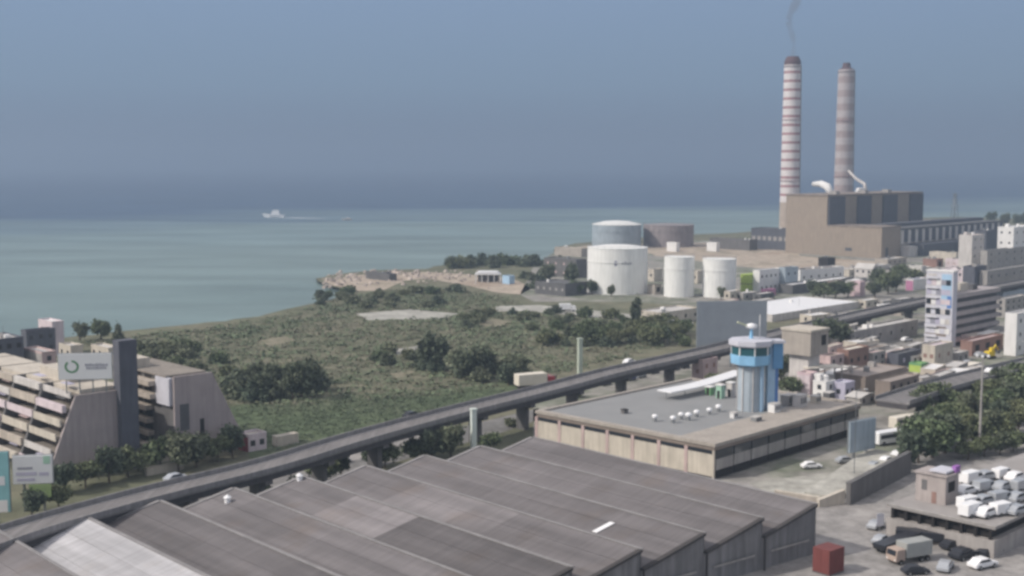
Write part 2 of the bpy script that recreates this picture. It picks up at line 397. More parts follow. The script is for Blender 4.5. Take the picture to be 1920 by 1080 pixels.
# ================================================================= VEHICLES
RIM = [(.38 * cos(a * pi / 4), .38 * sin(a * pi / 4)) for a in range(8)]
def make_car(name, label, cat, body_m='white_paint', L=4.3, Wd=1.75, H=1.45, loc=(0, 0, 2)):
    t = thing(name, label, cat, loc)
    b = MB(); h = Wd / 2
    prof = [(-L / 2, .35), (L / 2, .35), (L / 2, .75), (L * .27, .92), (-L * .42, .98), (-L / 2, .85)]
    b.extrude([(x, -h, z) for x, z in prof], [(x, h, z) for x, z in prof])
    ca = [(L * .26, .93), (L * .10, H), (-L * .26, H), (-L * .42, .985)]
    b.extrude([(x, -h * .88, z) for x, z in ca], [(x, h * .88, z) for x, z in ca])
    b.build('body', body_m, t, bevel=.08)
    g = MB()
    wz = [(L * .215, 1.0), (L * .09, H - .1), (-L * .25, H - .1), (-L * .36, 1.03)]
    for sgn in (-1, 1):
        g.extrude([(x, sgn * h * .885, z) for x, z in wz], [(x, sgn * h * .90, z) for x, z in wz])
    g.build('side_window', 'glass_dark', t)
    MB().poly([(L * .262, -h * .8, .96), (L * .262, h * .8, .96), (L * .115, h * .8, H - .04), (L * .115, -h * .8, H - .04)]).build('windscreen', 'glass_dark', t)
    for x in (-L * .31, L * .31):
        for y in (-h, h):
            o = MB(); 
            pr = [(.33 * cos(a * pi / 6), .33 * sin(a * pi / 6)) for a in range(12)]
            o.extrude([(p, -.1, q + .33) for p, q in pr], [(p, .1, q + .33) for p, q in pr])
            wl = o.build('wheel', 'rubber', t); MB().extrude([(p * .5, -.11 if y < 0 else .11, .35 + q * .5) for p, q in RIM][::1 if y > 0 else -1], [(p * .5, -.18 if y < 0 else .18, .35 + q * .5) for p, q in RIM][::1 if y > 0 else -1]).build('rim', 'steel', wl); wl.location = (x, y * .93, 0)
    for y in (-h * .7, h * .7): B(L / 2 - .03, L / 2 + .02, y - .18, y + .18, .6, .74).build('headlight', 'white', t)
    return t
def make_van(name, label, cat, body_m='white_paint', L=5.4, Wd=2.0, H=2.3, loc=(0, 0, 2)):
    t = thing(name, label, cat, loc); h = Wd / 2
    prof = [(-L / 2, .4), (L / 2, .4), (L / 2, 1.0), (L * .42, 1.2), (L * .27, H - .1), (L * .2, H), (-L / 2, H)]
    MB().extrude([(x, -h, z) for x, z in prof], [(x, h, z) for x, z in prof]).build('body', body_m, t, bevel=.1)
    MB().poly([(L * .425, -h * .85, 1.22), (L * .425, h * .85, 1.22), (L * .29, h * .85, H - .2), (L * .29, -h * .85, H - .2)]).build('windscreen', 'glass_dark', t)
    for sgn in (-1, 1):
        g = MB(); wz = [(L * .38, 1.28), (L * .27, H - .35), (L * .1, H - .35), (L * .1, 1.28)]
        g.extrude([(x, sgn * h * 1.0, z) for x, z in wz], [(x, sgn * (h + .015), z) for x, z in wz]); g.build('side_window', 'glass_dark', t)
    for x in (-L * .31, L * .31):
        for y in (-h, h):
            o = MB(); pr = [(.36 * cos(a * pi / 6), .36 * sin(a * pi / 6)) for a in range(12)]
            o.extrude([(p, -.12, q + .36) for p, q in pr], [(p, .12, q + .36) for p, q in pr])
            wl = o.build('wheel', 'rubber', t); MB().extrude([(p * .5, -.11 if y < 0 else .11, .35 + q * .5) for p, q in RIM][::1 if y > 0 else -1], [(p * .5, -.18 if y < 0 else .18, .35 + q * .5) for p, q in RIM][::1 if y > 0 else -1]).build('rim', 'steel', wl); wl.location = (x, y * .93, 0)
    for y in (-h * .75, h * .75): B(L / 2 - .03, L / 2 + .02, y - .15, y + .15, .75, .95).build('headlight', 'white', t)
    return t
def make_truck(name, label, cat, cab_m, box_m, L=8.5, loc=(0, 0, 2)):
    t = thing(name, label, cat, loc); h = 1.2
    prof = [(L / 2 - 1.9, .6), (L / 2, .6), (L / 2, 1.5), (L / 2 - .2, 2.5), (L / 2 - 1.9, 2.6)]
    MB().extrude([(x, -h, z) for x, z in prof], [(x, h, z) for x, z in prof]).build('cab', cab_m, t, bevel=.1)
    MB().poly([(L / 2 + .012, -1, 1.55), (L / 2 + .012, 1, 1.55), (L / 2 - .17, 1, 2.4), (L / 2 - .17, -1, 2.4)]).build('windscreen', 'glass_dark', t)
    B(-L / 2, L / 2 - 2.1, -1.25, 1.25, 1.0, 3.4).build('cargo_box', box_m, t, bevel=.05)
    B(-L / 2 + .1, L / 2 - .2, -.5, .5, .55, .95).build('chassis', 'rubber', t)
    for x in (-L * .38, -L * .22, L * .36):
        for y in (-h, h):
            o = MB(); pr = [(.48 * cos(a * pi / 6), .48 * sin(a * pi / 6)) for a in range(12)]
            o.extrude([(p, -.16, q + .48) for p, q in pr], [(p, .16, q + .48) for p, q in pr])
            wl = o.build('wheel', 'rubber', t); MB().extrude([(p * .5, -.11 if y < 0 else .11, .35 + q * .5) for p, q in RIM][::1 if y > 0 else -1], [(p * .5, -.18 if y < 0 else .18, .35 + q * .5) for p, q in RIM][::1 if y > 0 else -1]).build('rim', 'steel', wl); wl.location = (x, y * .9, 0)
    for y in (-.9, .9): B(L / 2 - .03, L / 2 + .02, y - .15, y + .15, .8, 1.0).build('headlight', 'white', t)
    return t
def make_bus(name, label, cat, m, loc=(0, 0, 2), L=11):
    t = thing(name, label, cat, loc)
    B(-L / 2, L / 2, -1.25, 1.25, .4, 3.1).build('body', m, t, bevel=.15)
    for s in (-1, 1):
        B(-L / 2 + .6, L / 2 - .8, s * 1.255 - .01, s * 1.255 + .01, 1.6, 2.5).build('window_band', 'glass_dark', t)
    B(L / 2 - .01, L / 2 + .015, -1.05, 1.05, 1.3, 2.7).build('windscreen', 'glass_dark', t)
    for x in (-L * .3, L * .32):
        for y in (-1.15, 1.15):
            o = MB(); pr = [(.5 * cos(a * pi / 6), .5 * sin(a * pi / 6)) for a in range(12)]
            o.extrude([(p, -.15, q + .5) for p, q in pr], [(p, .15, q + .5) for p, q in pr])
            wl = o.build('wheel', 'rubber', t); MB().extrude([(p * .5, -.11 if y < 0 else .11, .35 + q * .5) for p, q in RIM][::1 if y > 0 else -1], [(p * .5, -.18 if y < 0 else .18, .35 + q * .5) for p, q in RIM][::1 if y > 0 else -1]).build('rim', 'steel', wl); wl.location = (x, y, 0)
    return t

# ================================================================= TREES
def leaf_mesh(name, m, rx, rz, zc, n_clump, n_leaf, lsz, seed):
    rr = np.random.RandomState(seed)
    vs = []; fs = []
    # several overlapping lobes give an uneven outline
    lobes = [(rr.uniform(-.62, .62) * rx, rr.uniform(-.62, .62) * rx, zc + rr.uniform(-.4, .55) * rz, rr.uniform(.3, .62)) for _ in range(9)]
    k = 0
    for c in range(n_clump):
        lx, ly, lz, ls = lobes[rr.randint(len(lobes))]
        d = rr.normal(size=3); d /= np.linalg.norm(d); r = rr.uniform(.55, 1.08)
        cx, cy, cz = lx + d[0] * rx * ls * r, ly + d[1] * rx * ls * r, lz + d[2] * rz * ls * r
        if cz < .15: cz = .15 + rr.uniform(0, .3)
        for q in range(n_leaf):
            p = np.array((cx, cy, cz)) + rr.normal(size=3) * lsz * 1.3
            a = rr.normal(size=3); a /= np.linalg.norm(a); b = np.cross(a, rr.normal(size=3)); b /= np.linalg.norm(b)
            s = lsz * rr.uniform(.6, 1.3)
            vs += [tuple(p - a * s - b * s * .6), tuple(p + a * s - b * s * .6), tuple(p + a * s + b * s * .6), tuple(p - a * s + b * s * .6)]
            fs.append((k, k + 1, k + 2, k + 3)); k += 4
    me = bpy.data.meshes.new(name); me.from_pydata(vs, [], fs); me.materials.append(MATS[m]); return me
def make_tree(name, label, cat, m, rx, rz, h, seed, loc=(0, 0, -50), ncl=150, nl=12, ls=.28):
    t = thing(name, label, cat, loc)
    zc = h - rz
    tr = MB(); tr.tube([(0, 0, -.2), (.1, .05, h * .3), (0, .15, h * .6), (.1, 0, h * .8)], [h * .035, h * .028, h * .02, h * .01])
    rr = random.Random(seed)
    for i in range(5):
        a = i * 1.25 + rr.random(); z = h * rr.uniform(.3, .5)
        tr.tube([(0, 0, z), (cos(a) * rx * .4, sin(a) * rx * .4, z + rz * .5), (cos(a) * rx * .65, sin(a) * rx * .65, z + rz * .9)], [h * .016, h * .011, h * .005], 6)
    tr.build('trunk', 'bark', t)
    o = bpy.data.objects.new('crown', leaf_mesh('crown', m, rx, rz, zc, ncl, nl, ls, seed)); COL.objects.link(o); o.parent = t
    return t
PROTO = {}
def tree(kind, px, py, sc, label, group=None, z=2.0, at=None):
    if kind not in PROTO:
        spec = {'broad': ('leafy_tree', 'leaf', 3.2, 2.6, 6.5, 1), 'dark': ('evergreen_tree', 'leaf_dark', 2.9, 3.0, 7.0, 2),
                'pine': ('pine_tree', 'leaf_dark', 1.6, 4.0, 8.5, 3), 'shrub': ('shrub', 'leaf', 2.3, 1.4, 2.6, 4),
                'shrub_dark': ('shrub', 'leaf_dark', 2.4, 1.6, 3.0, 5), 'shrub_olive': ('shrub', 'leaf_olive', 2.3, 1.3, 2.4, 6)}[kind]
        nm, m, rx, rz, h, sd = spec
        small = kind.startswith('shrub')
        x, y, zz = at if at else P(px, py, z)
        t = make_tree(nm, label, 'tree' if not small else 'shrub', m, rx, rz, h, sd, (x, y, zz), 90 if small else 170, 10 if small else 13, .26 if small else .27)
        t.scale = (sc, sc, sc); PROTO[kind] = t
        if group: t['group'] = group
        return t
    x, y, zz = at if at else P(px, py, z)
    q = random.uniform(.88, 1.12)
    t = clone(PROTO[kind], (x, y, zz), random.uniform(0, 6.28), (sc * q, sc * random.uniform(.9, 1.1), sc * random.uniform(.88, 1.12)), label)
    if group: t['group'] = group
    elif 'group' in t: del t['group']
    return t

# ================================================================= GENERIC BUILDING
R45 = radians(45)
def axes(rz): return (cos(rz), sin(rz)), (-sin(rz), cos(rz))
def building(name, label, pxL, pxC, pxR, pyb, pyt, wall='pale_wall', roof='roof_grey', rz=R45, cat='building', wl=(0, 0), wr=(0, 0), win='glass_dark',
             parapet=.6, side=None, minW=4, z0=2.0, group=None, tank=False, door=False, gable=False, maxlen=80, winsize=(1.2, 1.3)):
    x, y, z = P(pxC, pyb, z0); bx, ay = axes(rz)
    W = min(max(span(x, y, z, bx[0], bx[1], pxR), minW), maxlen) if pxR > pxC else minW
    D = min(max(span(x, y, z, ay[0], ay[1], pxL), minW), maxlen) if pxL < pxC else minW
    H = zat(x, y, pyt) - z0
    t = thing(name, label, cat, (x, y, z0), rz, group)
    if gable:
        pts = [(0, -.1), (W, -.1), (W, H * .75), (W / 2, H), (0, H * .75)]
        wo = MB().extrude([(a, 0, c) for a, c in pts], [(a, D, c) for a, c in pts]).build('wall', wall, t)
        r = MB(); o_ = .35
        for s0, s1 in ((0, W / 2), (W, W / 2)):
            e = -o_ if s0 == 0 else W + o_
            sl = (H * .25) / (W / 2); ze = H * .75 - o_ * sl
            q = [(e, -o_, ze + .06), (s1, -o_, H + .06), (s1, D + o_, H + .06), (e, D + o_, ze + .06)]
            r.extrude(q, [(a, b, c + .15) for a, b, c in q])
        r.build('roof', roof, t)
    else:
        wo = B(0, W, 0, D, -.1, H - parapet).build('wall', wall, t)
        p = .25; r = MB()
        ro = B(p, W - p, p, D - p, H - parapet + .004, H - parapet + .1).build('roof', roof, t)
        q = MB(); e = .03
        q.box(-e, W + e, -e, p - .01, H - parapet, H); q.box(-e, W + e, D - p + .01, D + e, H - parapet, H)
        q.box(-e, p - .01, p - .006, D - p + .006, H - parapet, H); q.box(W - p + .01, W + e, p - .006, D - p + .006, H - parapet, H)
        q.build('parapet', wall, t)
        rb_ = random.Random(label)
        for q in range(rb_.randint(1, 3) if W > 5 and D > 5 else 0):
            u, v, e_ = rb_.uniform(.1, .75) * W, rb_.uniform(.1, .75) * D, rb_.uniform(.7, 1.6)
            B(u, u + e_, v, v + e_ * 1.3, H - parapet + .101, H - parapet + rb_.uniform(.9, 1.9)).build('roof_unit', rb_.choice(['steel', 'white', 'concrete', 'roof_dark']), ro)
        if W > 6 and D > 6 and rb_.random() < .5: MB().tube([(W * .5, D * .3, H - parapet), (W * .5, D * .3, H + 3.2)], .07, 5).build('aerial', 'steel', ro)
        if tank:
            MB().lathe([(.9, H - parapet + .1), (.9, H + 1.1), (.3, H + 1.4)], 12, W * .6, D * .5).build('water_tank', 'white', ro)
            B(W * .2, W * .2 + 2, D * .6, D * .6 + 2, H - parapet + .1, H + 1.6).build('stair_head', wall, ro)
    ws, wh = winsize
    def wins(cols, rows, L, left):
        if cols * rows == 0: return
        first = None
        Hh = (H - parapet) if not gable else H * .75
        for i in range(cols):
            for j in range(rows):
                u = L * (i + .5) / cols; v = Hh * (j + .55) / rows
                w2 = min(ws, L / cols * .6) / 2; h2 = min(wh, Hh / rows * .55) / 2
                loc = (-.02, u, v) if left else (u, -.02, v)
                if first is None:
                    mm = B(-.02, .03, -w2, w2, -h2, h2) if left else B(-w2, w2, -.02, .03, -h2, h2)
                    first = mm.build('window', win, wo); first.location = loc
                else: copy_part(first, wo, loc)
    wins(wl[0], wl[1], D, True); wins(wr[0], wr[1], W, False)
    if door: B(W * .3, W * .3 + 1.4, -.04, .05, 0, 2.3).build('door', 'opening', wo)
    if side:       # a different finish on the left face
        B(-.06, -.01, .1, D - .1, 0, H - parapet - .1).build('cladding', side, t)
    return t
# ================================================================= WAREHOUSE WITH SAWTOOTH ROOF
N0 = (49.8, 197.8); F0 = (4.3, 247.2); bx_, by_ = .795, .607; PT = 13.05; RZt, VZt = 10.4, 7.5
wh = thing('sawtooth_warehouse', 'large foreground warehouse under a grey sawtooth roof, one bay roofed in pale sheet', 'warehouse', (N0[0], N0[1], 2))
ox, oy = N0
def WP(k, s, z):        # k bays to the left, s = 0 near end .. 1 far end
    ex = N0[0] + (F0[0] - N0[0]) * s - k * PT * bx_ - ox; ey = N0[1] + (F0[1] - N0[1]) * s - k * PT * by_ - oy
    return (ex, ey, z - 2)
rt = random.Random(11)
tints = {7: [3.0, 2.8, 3.05, 2.9, 2.85, 2.7, 2.8, 2.95], 4: [.74, .73, .76, .75, 1.45, 1.42, 1.0, 1.02], 3: [1.0, 1.02, .97, 1.12, 1.28, 1.4, 1.05, .97],
         6: [.8, .86, .8, .84, .82, .8, .78, .8], 8: [1.1, 1.15, 1.1, 1.1, 1.08, 1.12, 1.05, 1.1], 5: [1.0, 1.05, 1.0, 1.02, 1.08, 1.0, .92, 1.1]}
far_s = {6: 1.0, 7: .98, 5: 1.0}
for k in range(11):
    m = MB(); sec = tints.get(k, [rt.uniform(.94, 1.06) for _ in range(8)]); sf = far_s.get(k, 1.0)
    ns = 8
    for i in range(ns):
        a, b = sf * i / ns, sf * (i + 1) / ns
        for j in range(3):      # three sheet courses down the slope
            u0, u1 = j / 3, (j + 1) / 3
            z0_, z1_ = RZt - (RZt - VZt) * u0, RZt - (RZt - VZt) * u1
            t_ = sec[i] * rt.uniform(.94, 1.05)
            up = .03 * (2 - j)
            m.poly([WP(k + u0, a, z0_ + up), WP(k + u0, b, z0_ + up), WP(k + u1, b, z1_ + up), WP(k + u1, a, z1_ + up)], (t_ * 1.0, t_ * (1.05 if k == 7 else .985), t_ * (1.07 if k == 7 else .99)))
    m.build('roof', 'shed_roof', wh)
    # glazed riser under the ridge
    MB().poly([WP(k, 0, VZt - .1), WP(k, sf, VZt - .1), WP(k, sf, RZt), WP(k, 0, RZt)]).build('riser', 'shed_wall', wh)
    # gable walls
    MB().extrude([WP(k + .998, .002, 2), WP(k + .002, .002, 2), WP(k + .002, .002, RZt - .04), WP(k + .998, .002, VZt - .04)],
                 [WP(k + .998, .006, 2), WP(k + .002, .006, 2), WP(k + .002, .006, RZt - .04), WP(k + .998, .006, VZt - .04)]).build('gable_wall', 'shed_wall', wh)
    MB().extrude([WP(k + .998, sf - .002, 2), WP(k + .002, sf - .002, 2), WP(k + .002, sf - .002, RZt - .04), WP(k + .998, sf - .002, VZt - .04)],
                 [WP(k + .998, sf - .006, 2), WP(k + .002, sf - .006, 2), WP(k + .002, sf - .006, RZt - .04), WP(k + .998, sf - .006, VZt - .04)]).build('gable_wall', 'shed_wall', wh)
    # ridge cap and verge trims
    c = MB(); c.extrude([WP(k - .015, -.004, RZt + .03), WP(k + .03, -.004, RZt + .03), WP(k + .03, -.004, RZt + .17), WP(k - .015, -.004, RZt + .17)],
                        [WP(k - .015, sf, RZt + .03), WP(k + .03, sf, RZt + .03), WP(k + .03, sf, RZt + .17), WP(k - .015, sf, RZt + .17)])
    c.build('ridge_cap', 'shed_trim', wh)
    for s_ in (-.004, sf):
        c = MB(); e = .006
        c.extrude([WP(k + .03, s_ - e, RZt - .25), WP(k + .03, s_ + e, RZt - .25), WP(k + .03, s_ + e, RZt + .16), WP(k + .03, s_ - e, RZt + .16)],
                  [WP(k + 1, s_ - e, VZt - .25), WP(k + 1, s_ + e, VZt - .25), WP(k + 1, s_ + e, VZt + .1), WP(k + 1, s_ - e, VZt + .1)])
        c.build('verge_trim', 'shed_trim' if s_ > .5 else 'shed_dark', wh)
    if k < 5:
        # gutter post between the gables
        x, y, z = WP(k + .999, -.008, 2)
        MB().tube([(x, y, -.1), (x, y, VZt - 2.2)], .18, 8).build('downpipe', 'shed_dark', wh)
        a = WP(k + .85, -.003, 2); b = WP(k + .15, -.003, 2)
        MB().extrude([(a[0], a[1], 2.6), (b[0], b[1], 2.6), (b[0], b[1], 2.9), (a[0], a[1], 2.9)], [(a[0] + .1, a[1] - .1, 2.6), (b[0] + .1, b[1] - .1, 2.6), (b[0] + .1, b[1] - .1, 2.9), (a[0] + .1, a[1] - .1, 2.9)]).build('rail', 'concrete', wh)
# right hand long wall
MB().extrude([WP(0, 0, 2), WP(0, 1, 2), WP(0, 1, VZt), WP(0, 0, VZt)], [WP(.004, 0, 2), WP(.004, 1, 2), WP(.004, 1, VZt), WP(.004, 0, VZt)]).build('side_wall', 'shed_wall', wh)
# white rooflight sheet on the second bay
def on_slope(k, u, s, dz=.08): 
    return WP(k + u, s, RZt - (RZt - VZt) * u + .06 + dz)
ROOFL = ((.33, .208), (.33, .223), (.62, .223), (.62, .208))
a = [on_slope(2, u, s) for u, s in ROOFL]
MB().extrude(a, [(p, q, r + .08) for p, q, r in a]).build('rooflight', 'white_paint', wh)
a = [on_slope(1.0, u, s, .3) for u, s in ((.02, .015), (.02, .05), (.12, .05), (.12, .015))]
x, y, z = WP(.97, .03, VZt); MB().lathe([(.7, z), (.7, z + 1.5), (.2, z + 2.0)], 12, x, y).build('roof_vent', 'white_paint', wh)
for (k, u, s) in ((5, .3, .93), (4, .1, .985)):
    x, y, z = on_slope(k, u, s); MB().lathe([(.5, z - .2), (.5, z + .7), (.7, z + .75), (.1, z + 1.2)], 12, x, y).build('roof_vent', 'white_paint', wh)

# ================================================================= VIADUCT
via_px = [(-150, 1035), (-60, 1003), (34, 972), (168, 936), (285, 906), (480, 861), (620, 818), (763, 780), (880, 751), (1000, 723), (1125, 690), (1250, 664), (1345, 643), (1477, 610), (1615, 580), (1727, 557), (1860, 532), (2000, 508)]
via = [P(a, b, 10.9)[:2] for a, b in via_px]
def smooth(pts, it=2):
    for _ in range(it):
        o = [pts[0]]
        for i in range(len(pts) - 1):
            (x0, y0), (x1, y1) = pts[i], pts[i + 1]
            o += [(x0 * .75 + x1 * .25, y0 * .75 + y1 * .25), (x0 * .25 + x1 * .75, y0 * .25 + y1 * .75)]
        o.append(pts[-1]); pts = o
    return pts
def offset(pts, d):         # positive d: to the right hand of travel (toward the camera side)
    o = []
    for i, (x, y) in enumerate(pts):
        a = pts[max(i - 1, 0)]; b = pts[min(i + 1, len(pts) - 1)]
        ux, uy = b[0] - a[0], b[1] - a[1]; L = sqrt(ux * ux + uy * uy); o.append((x + uy / L * d, y - ux / L * d))
    return o
def strip(pts, d0, d1, z0, z1):
    A = offset(pts, d0); Bq = offset(pts, d1); m = MB(); n = len(pts); i = 0
    for (x0, y0), (x1, y1) in zip(A, Bq):
        m.v += [(x0, y0, z0), (x1, y1, z0), (x1, y1, z1), (x0, y0, z1)]
    for k in range(n - 1):
        a = 4 * k; b = a + 4
        for q in range(4):
            r = (q + 1) % 4; m.f.append((a + q, a + r, b + r, b + q)); m.t.append(None)
    m.f += [(0, 1, 2, 3)[::-1], (4 * n - 4, 4 * n - 3, 4 * n - 2, 4 * n - 1)]; m.t += [None, None]
    return m
def viaduct(name, label, line, w, zt, piers, dside=1.9):
    t = thing(name, label, 'viaduct', (line[0][0], line[0][1], 2))
    sm = smooth([(x - line[0][0], y - line[0][1]) for x, y in line])
    z = zt - 2
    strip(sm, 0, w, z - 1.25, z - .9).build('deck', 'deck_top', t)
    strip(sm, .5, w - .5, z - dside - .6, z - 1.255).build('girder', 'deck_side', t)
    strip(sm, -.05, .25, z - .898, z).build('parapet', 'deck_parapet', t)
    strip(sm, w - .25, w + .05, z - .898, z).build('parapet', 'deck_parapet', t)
    for d_ in (.55, w - .7): strip(sm, d_, d_ + .16, z - .899, z - .892).build('edge_line', 'white', t)
    c = offset(sm, w / 2)
    for i in range(piers[0], len(c) - 1, piers[1]):
        x, y = c[i]; a = sm[i]; b = sm[i + 1]; an = math.atan2(b[1] - a[1], b[0] - a[0])
        o = B(-.7, .7, -1.4, 1.4, -.2, z - dside - 1.4); o.box(-.9, .9, -w * .42, w * .42, z - dside - 1.398, z - dside - .604)
        p = o.build('pier', 'concrete_dark', t); p.location = (x, y, 0); p.rotation_euler = (0, 0, an)
    return t
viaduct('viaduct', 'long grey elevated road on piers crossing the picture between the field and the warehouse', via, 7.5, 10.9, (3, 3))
h2_px = [(1640, 742), (1735, 712), (1830, 690), (1925, 668), (2050, 640), (2200, 610)]
h2 = [P(a, b, 8.5)[:2] for a, b in h2_px]
viaduct('overpass', 'shorter elevated road at the right edge behind the lamp mast and the hedge', h2, 9, 8.5, (4, 5))

# ================================================================= FLAT ROOFED OFFICE WITH ROOF DECK (centre right)
def flat_block():
    cx, cy, _ = P(1340, 832, 9.5)
    t = thing('flat_roofed_block', 'long low flat roofed block with white side panels and roof vents behind the warehouse', 'building', (cx, cy, 2), math.atan2(.72, .694))
    L, Wd, H = 49.0, 60.0, 7.5         # L along a (y), Wd along b (x)
    B(.3, Wd - .3, .3, L - .3, -.1, H - 1.5).build('wall', 'concrete_dark', t)
    B(.0, Wd, 0, L, H - 1.49, H - .7).build('fascia', 'roof_brown', t)
    e = 1.6
    q = MB(); q.box(-.25, Wd + .25, -.25, e, H - .69, H); q.box(-.25, Wd + .25, L - .8, L + .25, H - .69, H); q.box(-.25, e - .3, e + .002, L - .802, H - .69, H); q.box(Wd - .8, Wd + .25, e + .002, L - .802, H - .69, H)
    q.build('parapet', 'beige_light', t)
    B(e - .29, Wd - .81, e + .01, L - .81, H - .69, H - .45).build('roof', 'deck_grey', t)
    B(e - .28, Wd - .82, e + .012, 10.5, H - .449, H - .40).build('roof_margin', 'beige_light', t)
    # white panels on the left face and brown piers between
    n = 7; seg = L / n
    for i in range(n):
        B(-.05, .28, i * seg + .45, (i + 1) * seg - .45, .6, H - 2.35).build('wall_panel', 'cream', t)
        B(-.03, .28, i * seg + .6, (i + 1) * seg - .6, H - 2.3, H - 1.6).build('window', 'glass_dark', t)
        B(-.15, .28, (i + 1) * seg - .4, (i + 1) * seg + .4, 0, H - 1.5).build('pier', 'pink_wall', t)
    B(-.15, .28, 0, .42, 0, H - 1.5).build('pier', 'cream', t)
    # right face: two dark ribbon windows with grey bands
    for i in range(9):
        x0 = .6 + i * (Wd - 1) / 9; x1 = x0 + (Wd - 1) / 9 - .6
        B(x0, x1, -.05, .28, 4.2, H - 1.6).build('window', 'glass_dark', t)
        B(x0, x1, -.06, .28, 1.9, 4.15).build('wall_panel', 'concrete', t)
        B(x0, x1, -.04, .28, .3, 1.6).build('opening', 'opening', t)
    return t, (cx, cy)
mat('deck_grey', (.265, .268, .27), var=.08, scale=.1)
fb, (fx, fy) = flat_block()
def on_block(px, py, z=9.05): return P(px, py, z)
# roof turbine ventilators
def make_vent(loc, label):
    t = thing('roof_ventilator', label, 'ventilator', loc)
    MB().lathe([(.42, 0), (.42, .75)], 14).build('duct', 'steel', t)
    MB().lathe([(.4, .7), (.62, .9), (.7, 1.2), (.55, 1.45), (.15, 1.6)], 16).build('turbine', 'white_paint', t, True)
    return t
vpts = [(1228, 790, 'leftmost of the row'), (1262, 793, 'second from the left in the row'), (1277, 786, 'third from the left in the row'), (1291, 788, 'fourth from the left in the row'),
        (1330, 777, 'just left of the round tower base'), (1347, 772, 'nearest the round tower on its left'), (1306, 782, 'in the gap in the middle of the row')]
v0 = None
for a, b, l in vpts:
    lb = 'turbine ventilator on the flat grey roof, ' + l
    if v0 is None: v0 = make_vent(on_block(a, b), lb); v0['group'] = 'turbine ventilators on the flat roof'
    else: clone(v0, on_block(a, b), 0, random.uniform(.95, 1.2), lb)
t = thing('roof_hatch', 'small dark hatch alone in the middle of the flat grey roof', 'hatch', on_block(1171, 775), .6)
B(-.6, .6, -.6, .6, 0, .9).build('kerb', 'concrete_dark', t); B(-.7, .7, -.7, .7, .9, 1.0).build('lid', 'opening', t)
# white curved canopy along the far side of the roof
cp_ = [P(a, b, 10.4) for a, b in ((1238, 738), (1300, 726), (1345, 712), (1382, 700))]
t = thing('white_canopy', 'bright white curved canopy along the back edge of the flat roof', 'canopy', (cp_[0][0], cp_[0][1], 9.05))
pl = smooth([(p[0] - cp_[0][0], p[1] - cp_[0][1]) for p in cp_])
strip(pl, -1, 3.4, 1.9, 2.15).build('roof_sheet', 'white_paint', t)
for i in (1, 4, 7, 10):
    x, y = offset(pl, 1.2)[i]; o = MB().tube([(x, y, 0), (x, y, 1.9)], .09, 8).build('post', 'steel', t)
# booths and plants beside the tower
for i, (a, b, m, l, h) in enumerate(((1352, 748, 'mint', 'pale green booth left of the round tower on the flat roof', 3.4), (1372, 745, 'pale_wall', 'narrow white booth touching the round tower on its left', 3.6),
                                     (1332, 742, 'green_paint', 'small green cabin at the left end of the booths on the roof', 2.2))):
    t = thing('roof_booth', l, 'booth', on_block(a, b), R45); B(0, 1.6, 0, 1.6, 0, h - .2).build('wall', m, t); B(-.2, 1.8, -.2, 1.8, h - .2, h).build('roof', 'white', t); B(-.04, .02, .4, 1.2, 0, 1.9).build('door', 'opening', t)

for i_, (a, b, m, l, wd, h) in enumerate(((1452, 775, 'white', 'white plant box at the foot of the blue lift shaft on the roof', 2.6, 2.0), (1478, 762, 'concrete', 'grey plant box right of the lift shaft on the roof', 3.2, 2.4), (1500, 765, 'pale_wall', 'pale stair box at the back right of the flat roof', 3.0, 2.8),
                                     (1530, 758, 'cream', 'cream plant box at the far right end of the flat roof', 2.4, 1.8), (1418, 792, 'steel', 'low steel duct box in front of the round tower', 2.2, 1.0), (1376, 785, 'white', 'low white box in front left of the round tower', 1.6, 1.2), (1555, 750, 'roof_dark', 'dark plant box at the right corner of the flat roof', 2.6, 1.6))):
    t = thing('plant_box', l, 'plant box', on_block(a, b), R45); B(0, wd, 0, wd * .7, 0, h).build('casing', m, t, bevel=.06); B(-.1, wd + .1, -.1, wd * .7 + .1, h + .003, h + .12).build('lid', 'roof_pale', t)
    for q in range(3): B(wd * (.12 + q * .3), wd * (.12 + q * .3) + wd * .18, -.05, -.003, h * .3, h * .8).build('louvre', 'roof_dark', t)
